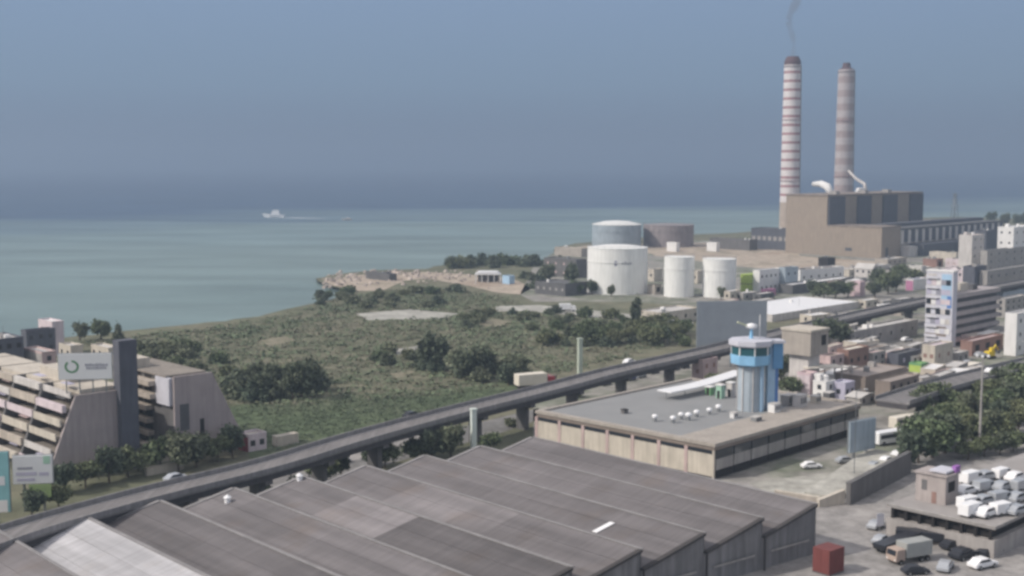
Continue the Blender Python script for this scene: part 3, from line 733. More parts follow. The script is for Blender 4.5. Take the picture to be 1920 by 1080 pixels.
# round observation tower
def tower():
    x, y, z = P(1406, 768, 9.05)
    t = thing('observation_tower', 'round grey tower with a pale blue cabin rising from the flat roof', 'tower', (x, y, 9.05), R45)
    H = lambda py: zat(x, y, py) - 9.05
    zb, zc, zw, zr = H(682), H(663), H(647), H(636)
    MB().lathe([(3.0, -.4), (3.0, zb - .3)], 12).build('shaft', 'concrete_light', t)
    for k in range(8):
        a = k * pi / 4; o = B(-.15, .15, -.1, .1, 0, zb - .4).build('rib', 'pale_wall', t); o.location = (3.05 * cos(a), 3.05 * sin(a), 0); o.rotation_euler = (0, 0, a)
    MB().lathe([(3.0, zb - .29), (4.6, zb + .2), (4.8, zc)], 8).build('cabin', 'cabin_blue', t)
    MB().lathe([(4.5, zc + .005), (4.5, zw)], 8).build('window_band', 'glass_teal', t)
    for k in range(8):
        a = k * pi / 4; o = B(-.08, .16, -.14, .14, zc, zw).build('mullion', 'white', t); o.location = (4.48 * cos(a), 4.48 * sin(a), 0); o.rotation_euler = (0, 0, a)
    MB().lathe([(5.0, zw + .005), (5.2, zw + .3), (5.2, zr), (1, zr + .2)], 8).build('roof', 'lilac_white', t)
    za = H(607)
    MB().tube([(0, 0, zr), (0, 0, za - .5)], [.5, .25], 10).build('mast', 'cabin_blue', t)
    MB().lathe([(.2, za - 1.2), (1.3, za - .9), (1.4, za - .2), (.3, za + .1)], 16).build('radar_drum', 'white_paint', t, True)
    m = MB(); m.tube([(0, 0, za - .8), (-3.8, 1.2, za + .6)], .22, 6); m.build('antenna_arm', 'lime_pale', t)
    MB().tube([(1.9, -1, zr), (1.9, -1, za + 2.0)], .12, 6).build('aerial', 'white', t)
    B(-.5, .5, -3.4, -2.9, -.4, zb).build('upright', 'blue_pale', t)
    # blue lift shaft on the right
    t2 = thing('lift_shaft', 'bright blue and pale blue lift shaft standing against the right of the round tower', 'lift shaft', (x, y, 9.05), R45)
    zt = H(640)
    t2.rotation_euler = (0, 0, radians(8))
    B(3.7, 5.5, -1.2, .6, -.4, zt - 1).build('shaft', 'blue_pale', t2)
    B(5.51, 6.3, -1.1, .8, -.4, zt - 1).build('cladding', 'blue_paint', t2)
    B(4.75, 7.1, -1.8, 1.4, H(690), zt - .31).build('cladding', 'blue_mid', t2)
    B(3.9, 7.5, -2.2, 1.8, zt - .3, zt + .3).build('roof', 'lilac_white', t2)
mat('concrete_light', (.40, .46, .51), stain=.12); mat('cabin_blue', (.28, .54, .78), rough=.4); mat('blue_mid', (.14, .32, .55), rough=.4); mat('lilac_white', (.58, .58, .64), rough=.5); mat('lime_pale', (.62, .64, .45))
tower()

# water tower with a concrete tank head
def water_tower():
    x, y, _ = P(1507, 735, 2); t = thing('water_tower', 'square concrete water tower with a beige tank head right of the blue lift shaft', 'water tower', (x, y, 2), R45)
    H = lambda py: zat(x, y, py) - 2
    B(-3, 3, -3, 3, -.1, H(662)).build('shaft', 'pale_wall', t); B(-4.6, 4.6, -4.6, 4.6, H(662) + .01, H(618)).build('tank', 'beige_light', t)
    B(-4.9, 4.9, -4.9, 4.9, H(618) + .01, H(614)).build('lid', 'cream', t)
    B(1.0, 3.4, -4.66, -4.55, H(645), H(626)).build('opening', 'opening', t)
    for s in (-2.6, 0): B(s, s + .3, -4.72, -4.61, H(661), H(619)).build('rib', 'beige_light', t)
water_tower()

# ================================================================= BILLBOARDS AND PANELS
def panel(name, label, cat, pxL, pxR, pyt, pyb, base_py, face='billboard_white', ang=None, z0=2, th=.4, legs=2, back='steel', base_px=None):
    """upright board; px/py limits of its face, standing on ground row base_py"""
    x0, y0, _ = P(pxL, base_py, z0)
    a = ang if ang is not None else 0
    Wd = span(x0, y0, z0, cos(a), sin(a), pxR)
    zt, zb = zat(x0, y0, pyt) - z0, zat(x0, y0, pyb) - z0
    t = thing(name, label, cat, (x0, y0, z0), a)
    B(0, Wd, 0, th, zb, zt).build('board', face, t)
    B(-.15, Wd + .15, th + .003, th + .2, zb - .15, zt + .15).build('frame', back, t)
    for i in range(legs):
        u = Wd * (i + .5) / legs; B(u - .2, u + .2, th + .21, th + .6, -.2, zt - .3).build('post', 'steel', t)
    return t, Wd, zb, zt
bb, Wb, zb, zt = panel('billboard', 'big blank grey back of a billboard standing behind the round tower', 'billboard', 1306, 1436, 566, 652, 690, 'billboard_back', radians(6), legs=3)
bb, Wb, zb, zt = panel('billboard', 'white billboard with blurred lilac and green lettering at the lower left edge', 'billboard', 27, 101, 856, 908, 962, 'billboard_white', radians(8))
hh = zt - zb
for (u0, u1, v0, v1, m) in ((.78, .95, .70, .98, 'mint'), (.08, .6, .30, .42, 'lilac'), (.12, .5, .52, .6, 'mark_grey'), (.66, .9, .28, .4, 'lilac'), (.1, .55, .1, .2, 'lilac')):
    B(Wb * u0, Wb * u1, -.03, -.005, zb + hh * v0, zb + hh * v1).build('print', m, bb)
B(Wb * .4, Wb * .95, -.1, .3, zb - hh * .5, zb - .2).build('lower_board', 'lime_dull', bb) if 'lime_dull' in MATS else (mat('lime_dull', (.28, .38, .16)), B(Wb * .4, Wb * .95, -.1, .3, zb - hh * .5, zb - .2).build('lower_board', 'lime_dull', bb))
bb, Wb, zb, zt = panel('banner', 'tall pale teal banner cut by the left edge of the photo above the elevated road', 'banner', -30, 20, 850, 962, 985, 'teal_paint', radians(10), legs=1)
B(Wb * .1, Wb * .92, -.03, -.005, zb, zb + (zt - zb) * .2).build('print', 'white', bb)
B(Wb * .3, Wb * .85, -.03, -.005, zb + (zt - zb) * .45, zb + (zt - zb) * .6).build('print', 'billboard_white', bb)
bb, Wb, zb, zt = panel('metal_screen', 'tall grey green panel on posts beside the flat roofed block and the ramp', 'panel', 1592, 1640, 792, 850, 884, 'tank_grey', radians(35), legs=2)

# ================================================================= TERRACED HOTEL (left)
mat('hotel_wall', (.20, .16, .14), stain=.25); mat('hotel_pale', (.50, .44, .38), stain=.3, var=.2); mat('hotel_slab', (.27, .24, .21), stain=.2, var=.2); mat('pink_white', (.66, .57, .60), stain=.15)
def hotel():
    x, y, _ = P(86, 905, 2); rz = radians(44); bx, ay = axes(rz)
    t = thing('terraced_building', 'grey building of two leaning blocks with white terraces and a dark tower shaft', 'building', (x, y, 2), rz)
    W1 = span(x, y, 2, *bx, 236)
    s1 = span(x, y, 18, *bx, 142)       # foot of the top corner
    H1 = zat(x + bx[0] * s1, y + bx[1] * s1, 742) - 2
    n = 6; st = H1 / n; run = s1 / n; hr = random.Random(21)
    # end wall with a slanting left edge
    e = [(0, 0), (W1, 0), (W1, H1), (s1, H1)]
    MB().extrude([(a, -.02, c) for a, c in e], [(a, .6, c) for a, c in e]).build('end_wall', 'slab_grey', t)
    D1 = 62
    # stepped storeys behind it
    for i in range(n):
        z0, z1 = i * st, (i + 1) * st
        xl = (i + 1) * run + 1.2
        xl += .9
        B(xl, W1 - .01, .61, D1, z0 if i else -.1, z1 - .26).build('storey', 'hotel_wall', t)
        B(i * run + .5, W1 - .012, .612, D1 - .01, z1 - .25, z1).build('terrace_slab', 'hotel_slab', t)
        for j in range(5):
            y0_, y1_ = (.613, 14.2, 28.2, 42.2, 56.2)[j], (13.5, 27.5, 41.5, 55.5, D1 - .01)[j]; o_ = hr.uniform(-.2, .5)
            B(i * run + .1 - o_, i * run + .49 , y0_ + .05, y1_ - .05, z1 - .55, z1 + hr.uniform(.7, 1.1)).build('terrace_parapet', hr.choice(['hotel_pale', 'hotel_pale', 'pink_white', 'pale_wall', 'cream']), t)
            if hr.random() < .5: B(i * run + .9, i * run + 2.4, y0_ + 2, y0_ + 6, z1 + 1.9, z1 + 2.0).build('awning', hr.choice(['roof_brown', 'lilac', 'pink_wall', 'roof_dark']), t)
        for j in range(14):
            yy = 1.6 + j * 4.2
            if yy < D1 - 3: B(xl - .05, xl + .05, yy, yy + 2.6, z0 + .3, z1 - .6).build('window', 'glass_dark', t)
    for yy in (13.5, 27.5, 41.5, 55.5):    # party walls running down the slope
        e2 = [(-.5, 0), (W1, 0), (W1, H1 + .9), (s1 - .7, H1 + .9)]
        MB().extrude([(a, yy, c) for a, c in e2], [(a, yy + .8, c) for a, c in e2]).build('party_wall', 'concrete_dark', t)
    B(s1 + 1.3, W1 - .3, 1, D1 - 1, H1 + .01, H1 + .9).build('roof_kerb', 'cream', t)
    B(s1 + 3, W1 - .6, 10, 24, H1 + .91, H1 + 3.2).build('roof_house', 'cream', t)
    # tower shaft
    xt, yt = W1 - 1.5, -1.6
    gx, gy = x + bx[0] * xt + ay[0] * yt, y + bx[1] * xt + ay[1] * yt
    Ht = zat(gx, gy, 640) - 2
    B(xt, xt + 4.0, yt, yt + 2.8, -.1, Ht).build('tower_shaft', 'shaft_dark', t)
    # second block
    x2 = span(x, y, 2, *bx, 326); x3 = span(x, y, 2, *bx, 462)
    def hz(xx, py, yy=0): return zat(x + bx[0] * xx + ay[0] * yy, y + bx[1] * xx + ay[1] * yy, py) - 2
    H2 = hz(x2, 706); xt2 = span(x, y, 2 + H2, *bx, 393)
    e3 = [(x2, 0), (x3, 0), (xt2, H2), (x2, H2)]
    MB().extrude([(a, -1, c) for a, c in e3], [(a, -.4, c) for a, c in e3]).build('end_wall', 'slab_grey', t)
    e4 = [(x2 + .3, 0), (x3 - .8, 0), (xt2 - .5, H2 - .5), (x2 + .3, H2 - .5)]
    MB().extrude([(a, -.39, c) for a, c in e4], [(a, 26, c) for a, c in e4]).build('wall', 'concrete_dark', t)
    B(x2 - .4, xt2 + .3, 2, 26.5, H2 - .48, H2 - .1).build('roof', 'hotel_slab', t)
    B(x2 - 1.6, x2 + 3.4, 16, 25.5, H2 - .09, H2 + 2.0).build('roof_house', 'cream', t)
    B(x2 - .6, x2 + .28, .2, 6.2, H2 - 6.5, H2 - .5).build('cladding', 'lilac_white', t)
    for i in range(6):
        z1 = H2 - 2.4 - i * 2.9
        if z1 < 1: break
        B(x2 - 2.2 + i * .25, x2 + .29, 6.3 if i < 2 else 9, 26.4, z1 - .3, z1 + .75).build('balcony', 'hotel_pale', t)
        for j in range(4):
            B(x2 + .18, x2 + .26, 9.5 + j * 4.6, 12.5 + j * 4.6, z1 + .8, z1 + 2.3).build('window', 'opening', t)
    B(x2 + 6.0, x2 + 7.0, -1.06, -.98, 3.2, 8.2).build('window', 'opening', t)
    B(x2 + 1.2, x2 + 3.4, -1.05, -.98, 6.2, 12).build('window', 'roof_dark', t)
    return x, y, rz, bx, ay, W1, s1, H1
mat('shaft_dark', (.11, .115, .14), stain=.15)
hx, hy, hrz, hb, ha, HW1, Hs1, HH1 = hotel()
# rooftop advertising board
def roofboard():
    px0 = 111
    yy = 14.0
    # ground point under the board's left end, on the hotel roof
    z = HH1 + 2 + .9
    gx, gy, _ = P(px0, 735, z)
    a = radians(6)
    t = thing('roof_billboard', 'white rooftop billboard with a green oval emblem and grey lettering on the terraced building', 'billboard', (gx, gy, z), a)
    Wd = span(gx, gy, z, cos(a), sin(a), 211); zt, zb = zat(gx, gy, 664) - z, zat(gx, gy, 712) - z
    B(0, Wd, 0, .3, zb, zt).build('board', 'billboard_white', t)
    B(-.12, Wd + .12, .303, .5, zb - .12, zt + .12).build('frame', 'steel', t)
    for i in range(4): u = Wd * (i + .5) / 4; B(u - .1, u + .1, .51, .8, -.4, zt - .2).build('post', 'steel', t)
    # emblem: green ring
    m = MB(); cx, cz = Wd * .25, (zb + zt) / 2; rx, rz_ = Wd * .135, (zt - zb) * .25
    for k in range(28):
        if 7 <= k <= 9: continue
        a0, a1 = 2 * pi * k / 28, 2 * pi * (k + 1) / 28
        q = [(cx + rx * f * cos(b_), -.02, cz + rz_ * f * sin(b_)) for f, b_ in ((1, a0), (1, a1), (.68, a1), (.68, a0))]
        m.poly(q[::-1])
    m.build('emblem', 'mark_green', t)
    for (u0, u1, v) in ((.50, .93, .56), (.52, .9, .44)):      # unreadable lettering, as smudged as in the photograph
        u = u0; r = random.Random(int(v * 100))
        m = MB()
        while u < u1:
            ww = r.uniform(.02, .035); m.box(Wd * u, Wd * (u + ww), -.03, -.004, zb + (zt - zb) * (v - .05), zb + (zt - zb) * (v + r.uniform(.03, .06))); u += ww + .012
        m.build('lettering', 'mark_grey', t)
roofboard()
# buildings behind the hotel
building('dark_house', 'dark flat roofed house with a pink corner cut by the left edge of the photo', -40, -6, 48, 745, 636, wall='shaft_dark', roof='roof_pale', wr=(3, 4), win='opening', z0=2)
building('narrow_house', 'narrow pale grey house with pink edge behind the left terraces', 47, 82, 104, 742, 660, wall='pink_wall', roof='roof_pale', side='concrete', wl=(0, 0), wr=(1, 4), win='glass_dark')
building('dark_house', 'tall dark sided house with a pale roof beside the dark corner house', 48, 52, 106, 690, 620, wall='shaft_dark', roof='pink_wall', wr=(3, 3))
building('small_house', 'small pinkish white house on the skyline of the left houses against the sea', 74, 100, 107, 668, 603, wall='pink_white', roof='white', wl=(2, 2), win='opening') if mat('pink_white', (.70, .60, .66)) else None
building('small_house', 'small cream house just behind the rooftop billboard, left of the two', 112, 134, 142, 700, 648, wall='cream', roof='roof_pale', wl=(2, 2))
building('small_house', 'small cream house just behind the rooftop billboard, right of the two', 172, 205, 213, 700, 652, wall='cream', roof='roof_pale', wl=(3, 2))
building('entrance_kiosk', 'low cream kiosk below the balconies between the two leaning blocks', 262, 288, 300, 870, 838, wall='cream', roof='pink_wall', wl=(2, 1), win='opening')
building('road_booth', 'small red edged pale booth right of the leaning block beside the elevated road', 459, 466, 500, 848, 815, wall='pink_white', roof='cream', side='red_paint', wr=(2, 1), win='glass_dark')
building('garden_wall', 'short cream wall beside the elevated road right of the pale booth', 518, 520, 560, 838, 819, wall='cream', roof='cream', minW=2, parapet=.2, cat='wall')
building('low_wall', 'pale broken wall under the trees at the foot of the right leaning block', 272, 276, 345, 893, 878, wall='cream', roof='cream', minW=1, parapet=.2, cat='wall')

# ================================================================= POLES
def pole(name, label, px, pyb, pyt, w, m, cap=None, z0=2):
    x, y, _ = P(px, pyb, z0); H = zat(x, y, pyt) - z0
    t = thing(name, label, 'pillar', (x, y, z0), .4)
    B(-w, w, -w, w, -.2, H - .3).build('shaft', m, t); B(-w * 1.25, w * 1.25, -w * 1.25, w * 1.25, H - .29, H).build('cap', cap or m, t)
    B(-w * 1.5, w * 1.5, -w * 1.5, w * 1.5, -.1, .35).build('base', 'concrete', t)
pole('white_pillar', 'white square pillar in front of the elevated road above the warehouse roof', 888, 858, 766, .55, 'mint_white') if mat('mint_white', (.62, .68, .64)) else None
pole('pale_pillar', 'pale green pillar rising behind the elevated road in the middle of the field', 1087, 720, 634, .6, 'mint_dull') if mat('mint_dull', (.45, .50, .42)) else None
def lamp_mast():
    x, y, _ = P(1836, 852, 2); H = zat(x, y, 662) - 2
    t = thing('lamp_mast', 'tall grey lamp mast with a white lantern crown rising from the hedge at the right', 'lamp post', (x, y, 2), .5)
    MB().tube([(0, 0, -.2), (0, 0, H * .5), (0, 0, H - .8)], [.34, .26, .17], 10).build('mast', 'concrete', t)
    MB().lathe([(.5, H - .8), (1.0, H - .5), (1.0, H - .2), (.3, H + .1)], 14).build('crown', 'steel', t)
    for k in range(5):
        a = k * 2 * pi / 5; o = B(.9, 1.5, -.28, .28, H - .75, H - .35).build('lantern', 'white_paint', t); o.rotation_euler = (0, 0, a)
    MB().tube([(0, 0, H - 5), (.1, 0, H - 5.0), (1.9, -.5, H - 4.6)], .08, 6).build('arm', 'steel', t)
lamp_mast()
for px, pyb, pyt, l in ((1252, 645, 600, 'thin street lamp left of the grey billboard'), (1601, 905, 730, 'thin street lamp by the corner of the flat roofed block'), (1905, 700, 640, 'thin street lamp on the far right by the overpass')):
    x, y, _ = P(px, pyb, 2); H = zat(x, y, pyt) - 2
    t = thing('street_lamp', l, 'street lamp', (x, y, 2), .3)
    MB().tube([(0, 0, -.2), (0, 0, H - .6), (.3, -.1, H - .1), (1.8, -.3, H)], [.13, .09, .07, .05], 8).build('pole', 'steel', t); B(1.5, 2.3, -.5, -.2, H - .1, H + .08).build('lamp_head', 'white', t)

# ================================================================= TANKS
def tank(name, label, px0, px1, pyt, pyb, m, dome=.05, roofm=None, band=True, marks=False):
    cxp = (px0 + px1) / 2; x, y, _ = P(cxp, pyb, 2)
    r = (px1 - px0) / 2 / FPX * (y * CP) ; y += r * .98; x = x * (y) / (y - r * .98)
    r = (px1 - px0) / 2 / FPX * (y * CP - (2 - CZ) * SP); H = zat(x * (y - r) / y, y - r, pyt) - 2
    t = thing(name, label, 'storage tank', (x, y, 2))
    MB().lathe([(r, -.1), (r, H)], 48).build('shell', m, t, True)
    MB().lathe([(r * 1.01, H + .01), (r * 1.01, H + .25), (r * .5, H + r * dome * .8), (r * .05, H + r * dome)], 48).build('roof', roofm or m, t)
    if band:
        MB().lathe([(r + .03, H * .7), (r + .25, H * .7), (r + .25, H * .7 + .3), (r + .03, H * .7 + .3)], 48, cap=False).build('stiffening_ring', m, t)
    # stair wrapping the shell
    s = MB(); n = 40
    for k in range(n + 1):
        a = radians(35 + 80 * k / n); z = H * k / n + .1
        for q, zz in ((.15, z), (1.0, z), (1.0, z + .3), (.15, z + .3)): s.v.append(((r + q) * cos(a), (r + q) * sin(a), zz))
    for k in range(n):
        for q in range(4): i = 4 * k; j = (q + 1) % 4; s.f.append((i + q, i + 4 + q, i + 4 + j, i + j)); s.t.append(None)
    s.build('stair', 'steel', t)
    s = MB()
    s.lathe([(r * 1.0 - .05, H + 1.2), (r * 1.0 - .0, H + 1.2), (r * 1.0, H + 1.3), (r * 1.0 - .05, H + 1.3)], 48, cap=False)
    for k in range(24): a = k * pi / 12; s.tube([(r * cos(a), r * sin(a), H + .2), (r * cos(a), r * sin(a), H + 1.25)], .05, 4)
    s.build('railing', 'steel', t)
    if marks:
        m_ = MB()      # small unreadable dark marks: a round emblem and a word
        def wrap(a0, a1, z0, z1):
            n = 4
            for k in range(n):
                b0 = a0 + (a1 - a0) * k / n; b1 = a0 + (a1 - a0) * (k + 1) / n; q = r + .04
                m_.poly([(q * cos(b0), q * sin(b0), z0), (q * cos(b1), q * sin(b1), z0), (q * cos(b1), q * sin(b1), z1), (q * cos(b0), q * sin(b0), z1)])
        c = radians(-92 - 6)
        wrap(c - .055, c + .055, H * .66, H * .73); wrap(c - .03, c + .03, H * .73, H * .755); wrap(c - .03, c + .03, H * .635, H * .66)
        for q in (.20, .29, .38, .47): wrap(c + q, c + q + .065, H * .675, H * (.72 if q != .29 else .735))
        m_.build('marking', 'mark_tank', t)
    return t
mat('mark_tank', (.26, .26, .34), var=0)
tank('oil_tank', 'large white oil tank with faint dark marks, biggest of the white tanks', 1101, 1213, 468, 553, 'tank_white', .1, band=True, marks=True)
tank('oil_tank', 'slim white tank in the middle between the biggest and the short white tank', 1245, 1301, 484, 558, 'tank_white', .08)
tank('oil_tank', 'white tank just left of the coloured containers, rightmost of the white tanks', 1317, 1379, 488, 559, 'tank_white', .08)
tank('oil_tank', 'blue grey tank with a pale domed roof behind the biggest white tank', 1110, 1202, 423, 466, 'tank_grey', .16, 'tank_white')
tank('oil_tank', 'brownish grey tank behind and right of the blue grey tank', 1206, 1300, 424, 464, 'tank_brown', .06)

# ================================================================= POWER STATION
def chimney(name, label, px0, px1, pyt, dist, striped):
    cxp = (px0 + px1) / 2; x = (cxp - 960) / FPX * dist; y = dist
    d = y * CP; r = (px1 - px0) / 2 / FPX * d; x = (cxp - 960) / FPX * (y * CP + 60 * SP * 0)
    H = zat(x, y, pyt) - 2
    t = thing(name, label, 'chimney', (x, y, 2))
    rb, rt_ = r * 1.04, r * .84
    R = lambda q: rb + (rt_ - rb) * q
    if striped:
        n = 31; z0s = .215
        MB().lathe([(R(0), -.5), (R(z0s), H * z0s)], 40).build('shaft', 'chimney_base', t, True)
        for i in range(n):
            pr_ = .955 - z0s; m2 = n // 2 + 1; red = i % 2 == 1; st_ = pr_ / (m2 * .70 + (m2 - 1) * .30); q0 = z0s + st_ * ((i // 2) + (.70 if red else 0)); q1 = q0 + st_ * (.30 if red else .70)
            MB().lathe([(R(q0), H * q0), (R(q1), H * q1)], 40, cap=False).build('band', 'stack_red' if red else 'stack_white', t, True)
        MB().lathe([(R(.955), H * .955), (R(.955) * 1.02, H * .956), (R(1) * 1.0, H * .975), (R(1) * .72, H)], 40).build('cap', 'stack_cap', t)
    else:
        n = 19
        MB().lathe([(R(0), -.5), (R(.2), H * .2)], 40).build('shaft', 'stack_pink', t, True)
        for i in range(n):
            q0 = .2 + .76 * i / n; q1 = .2 + .76 * (i + 1) / n
            MB().lathe([(R(q0), H * q0), (R(q1), H * q1)], 40, cap=False).build('band', 'stack_pink' if i % 2 else 'stack_pale', t, True)
        MB().lathe([(R(.96), H * .96), (R(.96) * .55, H * .972), (R(1) * .45, H)], 40).build('cap', 'stack_cap', t)
    for q in (.33, .66, .945):
        MB().lathe([(R(q) + .05, H * q), (R(q) + .7, H * q), (R(q) + .7, H * q + .35), (R(q) + .05, H * q + .35)], 32, cap=False).build('gallery', 'stack_cap' if q > .9 else 'stack_red', t)
    MB().tube([(R(0) * .96, -R(0) * .5, 0), (R(1) * .96, -R(1) * .5, H * .95)], .35, 6).build('ladder', 'steel', t)
    return x, y, H + 2
mat('stack_pale', (.45, .405, .41), rough=.8, var=.1); mat('chimney_base', (.40, .34, .29), rough=.8)
c1 = chimney('striped_chimney', 'tall red and white striped chimney with a dark smoking cap', 1464, 1500, 106, 1010, True)
chimney('pink_chimney', 'tall faded pinkish chimney behind the striped one, right of the two', 1565, 1600, 118, 1150, False)
def power_station():
    x, y, _ = P(1652, 485, 2); rz = R45; bx, ay = axes(rz)
    t = thing('power_station', 'beige power station with a dark bayed boiler house and long turbine hall', 'power station', (x, y, 2), rz)
    def h(u, v, py): return zat(x + bx[0] * u + ay[0] * v, y + bx[1] * u + ay[1] * v, py) - 2
    def sx(v, px): return span(x + ay[0] * v, y + ay[1] * v, 2, *bx, px)
    D = span(x, y, 2, *ay, 1486)
    V = span(x, y, 2, *ay, 1549)      # boiler house starts here
    H1 = h(0, 0, 428); H2 = h(0, V, 368)
    B(0, 26, 0, V - .01, -.1, H1).build('front_block', 'beige', t)
    B(-.3, 26.3, -.3, V - .02, H1 + .005, H1 + .8).build('front_roof', 'roof_brown', t)
    X2 = sx(V, 1726)
    B(-.02, X2, V, D + 6, -.1, H2).build('boiler_house', 'beige', t)
    B(-.5, X2 + .5, V - .5, D + 6.5, H2 + .005, H2 + 1.0).build('boiler_roof', 'roof_brown', t)
    for a, b in ((1550, 1580), (1604, 1629), (1652, 1678), (1702, 1726)):
        B(sx(V, a), sx(V, b) - .05, V - 1.2, V - .005, H1 - 6, H2 - .6).build('louvre_bay', 'plant_panel', t)
    # turbine hall
    X3 = sx(0, 1880); Ht = h(30, 0, 428) 
    B(26.4, X3, 1, V + 20, -.1, Ht - 1.2).build('turbine_hall', 'beige_light', t)
    B(26.2, X3 + .5, .4, V - 1.3, Ht - 1.19, Ht).build('turbine_roof', 'roof_dark', t)
    B(30, X3 - 4, V * .35, V * .6, Ht + .005, Ht + 2.2).build('roof_monitor', 'plant_panel', t)
    n = 16; seg = (X3 - 27) / n
    for i in range(n):
        u = 27 + i * seg
        B(u + seg * .45, u + seg * .98, .3, .995, Ht * .50, Ht - 1.4).build('window_bay', 'plant_panel', t)
        B(u, u + seg * .4, .1, .99, Ht * .44, Ht - 1.5).build('pilaster', 'pale_wall', t)
    B(40, X3 - 3, -10, .09, -.1, Ht * .42).build('annex', 'plant_panel', t)
    B(27, 39.5, -6, .09, -.1, Ht * .36).build('annex', 'pale_wall', t)
    # flue ducts between boiler house and the rear chimney
    zq = H2 + 1
    ua = sx(D, 1553); ub = sx(D, 1612); V2 = D
    m = MB(); m.tube([(ua - 1, V2 - 2, zq - 1), (ua, V2 + 2, zq + 4.5), (ua + 5, V2 + 10, zq + 6.5), (ua + 14, V2 + 22, zq + 6)], [2.4, 2.8, 2.4, 1.8], 14); m.build('flue_duct', 'white', t, True)
    m = MB(); m.tube([(ub, V2 - 4, zq - 1), (ub + 1, V2 - 2, zq + 6), (ub + 2, V2 + 6, zq + 10), (ub + 1, V2 + 12, zq + 16)], [1.3, 1.3, 1.1, .9], 12); m.build('flue_duct', 'pale_wall', t, True)
    m = MB(); m.tube([(76, D - 6, zq - .5), (78, D - 6, zq + 2.2), (86, D - 6, zq + 2.2), (89, D - 6, zq - .5)], 1.3, 10); m.build('roof_pipe', 'white', t, True)
    for u in (18, 58, 92): B(u, u + 5, V + 4, V + 9, H2 + 1.01, H2 + 3.2).build('roof_unit', 'concrete', t)
    B(6, 9, -.1, -.01, 0, 7).build('door', 'plant_panel', t)
    B(-.12, -.01, 22, 27, H1 * .2, H1 * .3).build('window', 'plant_panel', t)
power_station()
building('transformer_house', 'long low dark building with many bays left of the power station', 1408, 1478, 1500, 470, 430, wall='plant_panel', roof='roof_dark', wl=(7, 1), win='concrete', winsize=(3, 3))
building('seafront_shed', 'low dark shed on the shore between the brownish tank and the power station', 1330, 1405, 1420, 470, 450, wall='concrete_dark', roof='roof_dark')
for a, l in ((1262, 'tiny white hut in front of the brownish tank'), (1337, 'tiny white hut on the plant yard, right of the other white hut')):
    building('yard_hut', l, a - 12, a + 6, a + 10, 472, 455, wall='white', roof='white', parapet=.3)
# lattice pylon by the turbine hall
def pylon(px, pyb, pyt, label):
    x, y, _ = P(px, pyb, 2); H = zat(x, y, pyt) - 2
    t = thing('lattice_pylon', label, 'pylon', (x, y, 2), .5)
    m = MB()
    def R(z): return 3.4 * (1 - z / H) + .5
    for sx_ in (-1, 1):
        for sy in (-1, 1): m.tube([(sx_ * R(0), sy * R(0), 0), (sx_ * R(H), sy * R(H), H)], .22, 4)
    n = 7
    for i in range(n):
        z0, z1 = H * i / n, H * (i + 1) / n
        for s in (-1, 1):
            m.tube([(-R(z0), s * R(z0), z0), (R(z1), s * R(z1), z1)], .13, 4); m.tube([(s * R(z0), -R(z0), z0), (s * R(z1), R(z1), z1)], .13, 4)
            m.tube([(R(z0), s * R(z0), z0), (-R(z1), s * R(z1), z1)], .13, 4)
    m.build('lattice', 'steel', t)
    m = MB()
    for q, wd in ((.72, 6), (.86, 5), (.97, 4)): m.tube([(-wd, 0, H * q), (wd, 0, H * q)], .2, 4)
    m.build('crossarm', 'steel', t)
pylon(1788, 446, 362, 'thin lattice pylon above the turbine hall at the right')

# smoke
def smoke():
    x, y, z = c1; m = bpy.data.materials.new('smoke'); m.use_nodes = True; t = m.node_tree; t.nodes.clear()
    o = t.nodes.new('ShaderNodeOutputMaterial'); v = t.nodes.new('ShaderNodeVolumePrincipled'); v.inputs['Color'].default_value = (.28, .26, .25, 1); v.inputs['Density'].default_value = .06
    t.links.new(v.outputs[0], o.inputs['Volume']); MATS['smoke'] = m
    pts = []; rad = []
    for i in range(15):
        q = i / 14; pts.append((3.2 * sin(q * 7 + .6) * (.4 + q) - 1 , 1.5 * cos(q * 5), q * 46)); rad.append(1.4 + 2.6 * q + .6 * sin(i * 1.7))
    ob = MB().tube(pts, rad, 10).build('smoke', 'smoke', None, True); ob.location = (x, y, z + .4); tag(ob, 'thin dark smoke plume rising from the striped chimney', 'smoke', kind='stuff')
smoke()

mat('rubble_stone', (.42, .36, .32), var=.3, scale=.1, island=.35)
# ================================================================= SHORE AND HEADLAND
building('beach_hut', 'long dark low hut on the pale headland', 686, 730, 744, 527, 514, wall='roof_dark', roof='roof_dark', parapet=.3)
def boat_canopy():
    x, y, _ = P(892, 530, 2); t = thing('open_pavilion', 'white roofed open pavilion on the headland above the green field', 'pavilion', (x, y, 2), 0)
    Wd = span(x, y, 2, 1, 0, 938); H = zat(x, y, 510) - 2
    MB().extrude([(-.5, 0, H - 1.5), (Wd * .12, 0, H), (Wd * .88, 0, H), (Wd + .5, 0, H - 1.5)], [(-.5, 9, H - 1.5), (Wd * .12, 9, H), (Wd * .88, 9, H), (Wd + .5, 9, H - 1.5)]).build('roof', 'white_paint', t)
    for i in range(5):
        for yy in (.5, 8.5): B(Wd * i / 4 - .2, Wd * i / 4 + .2, yy - .2, yy + .2, -.1, H - 1.5).build('post', 'white', t)
    B(1, Wd - 1, 5, 8, -.1, H - 2.4).build('counter', 'concrete_dark', t)
boat_canopy()
building('blue_hut', 'small pale blue hut right of the white roofed pavilion', 942, 955, 963, 533, 517, wall='blue_pale', roof='roof_dark', parapet=.3)
mk = thing('motor_boat', 'small white motor boat with a foaming wake far out on the sea', 'boat', (P(516, 408, 0)[0], P(516, 408, 0)[1], 0), pi)
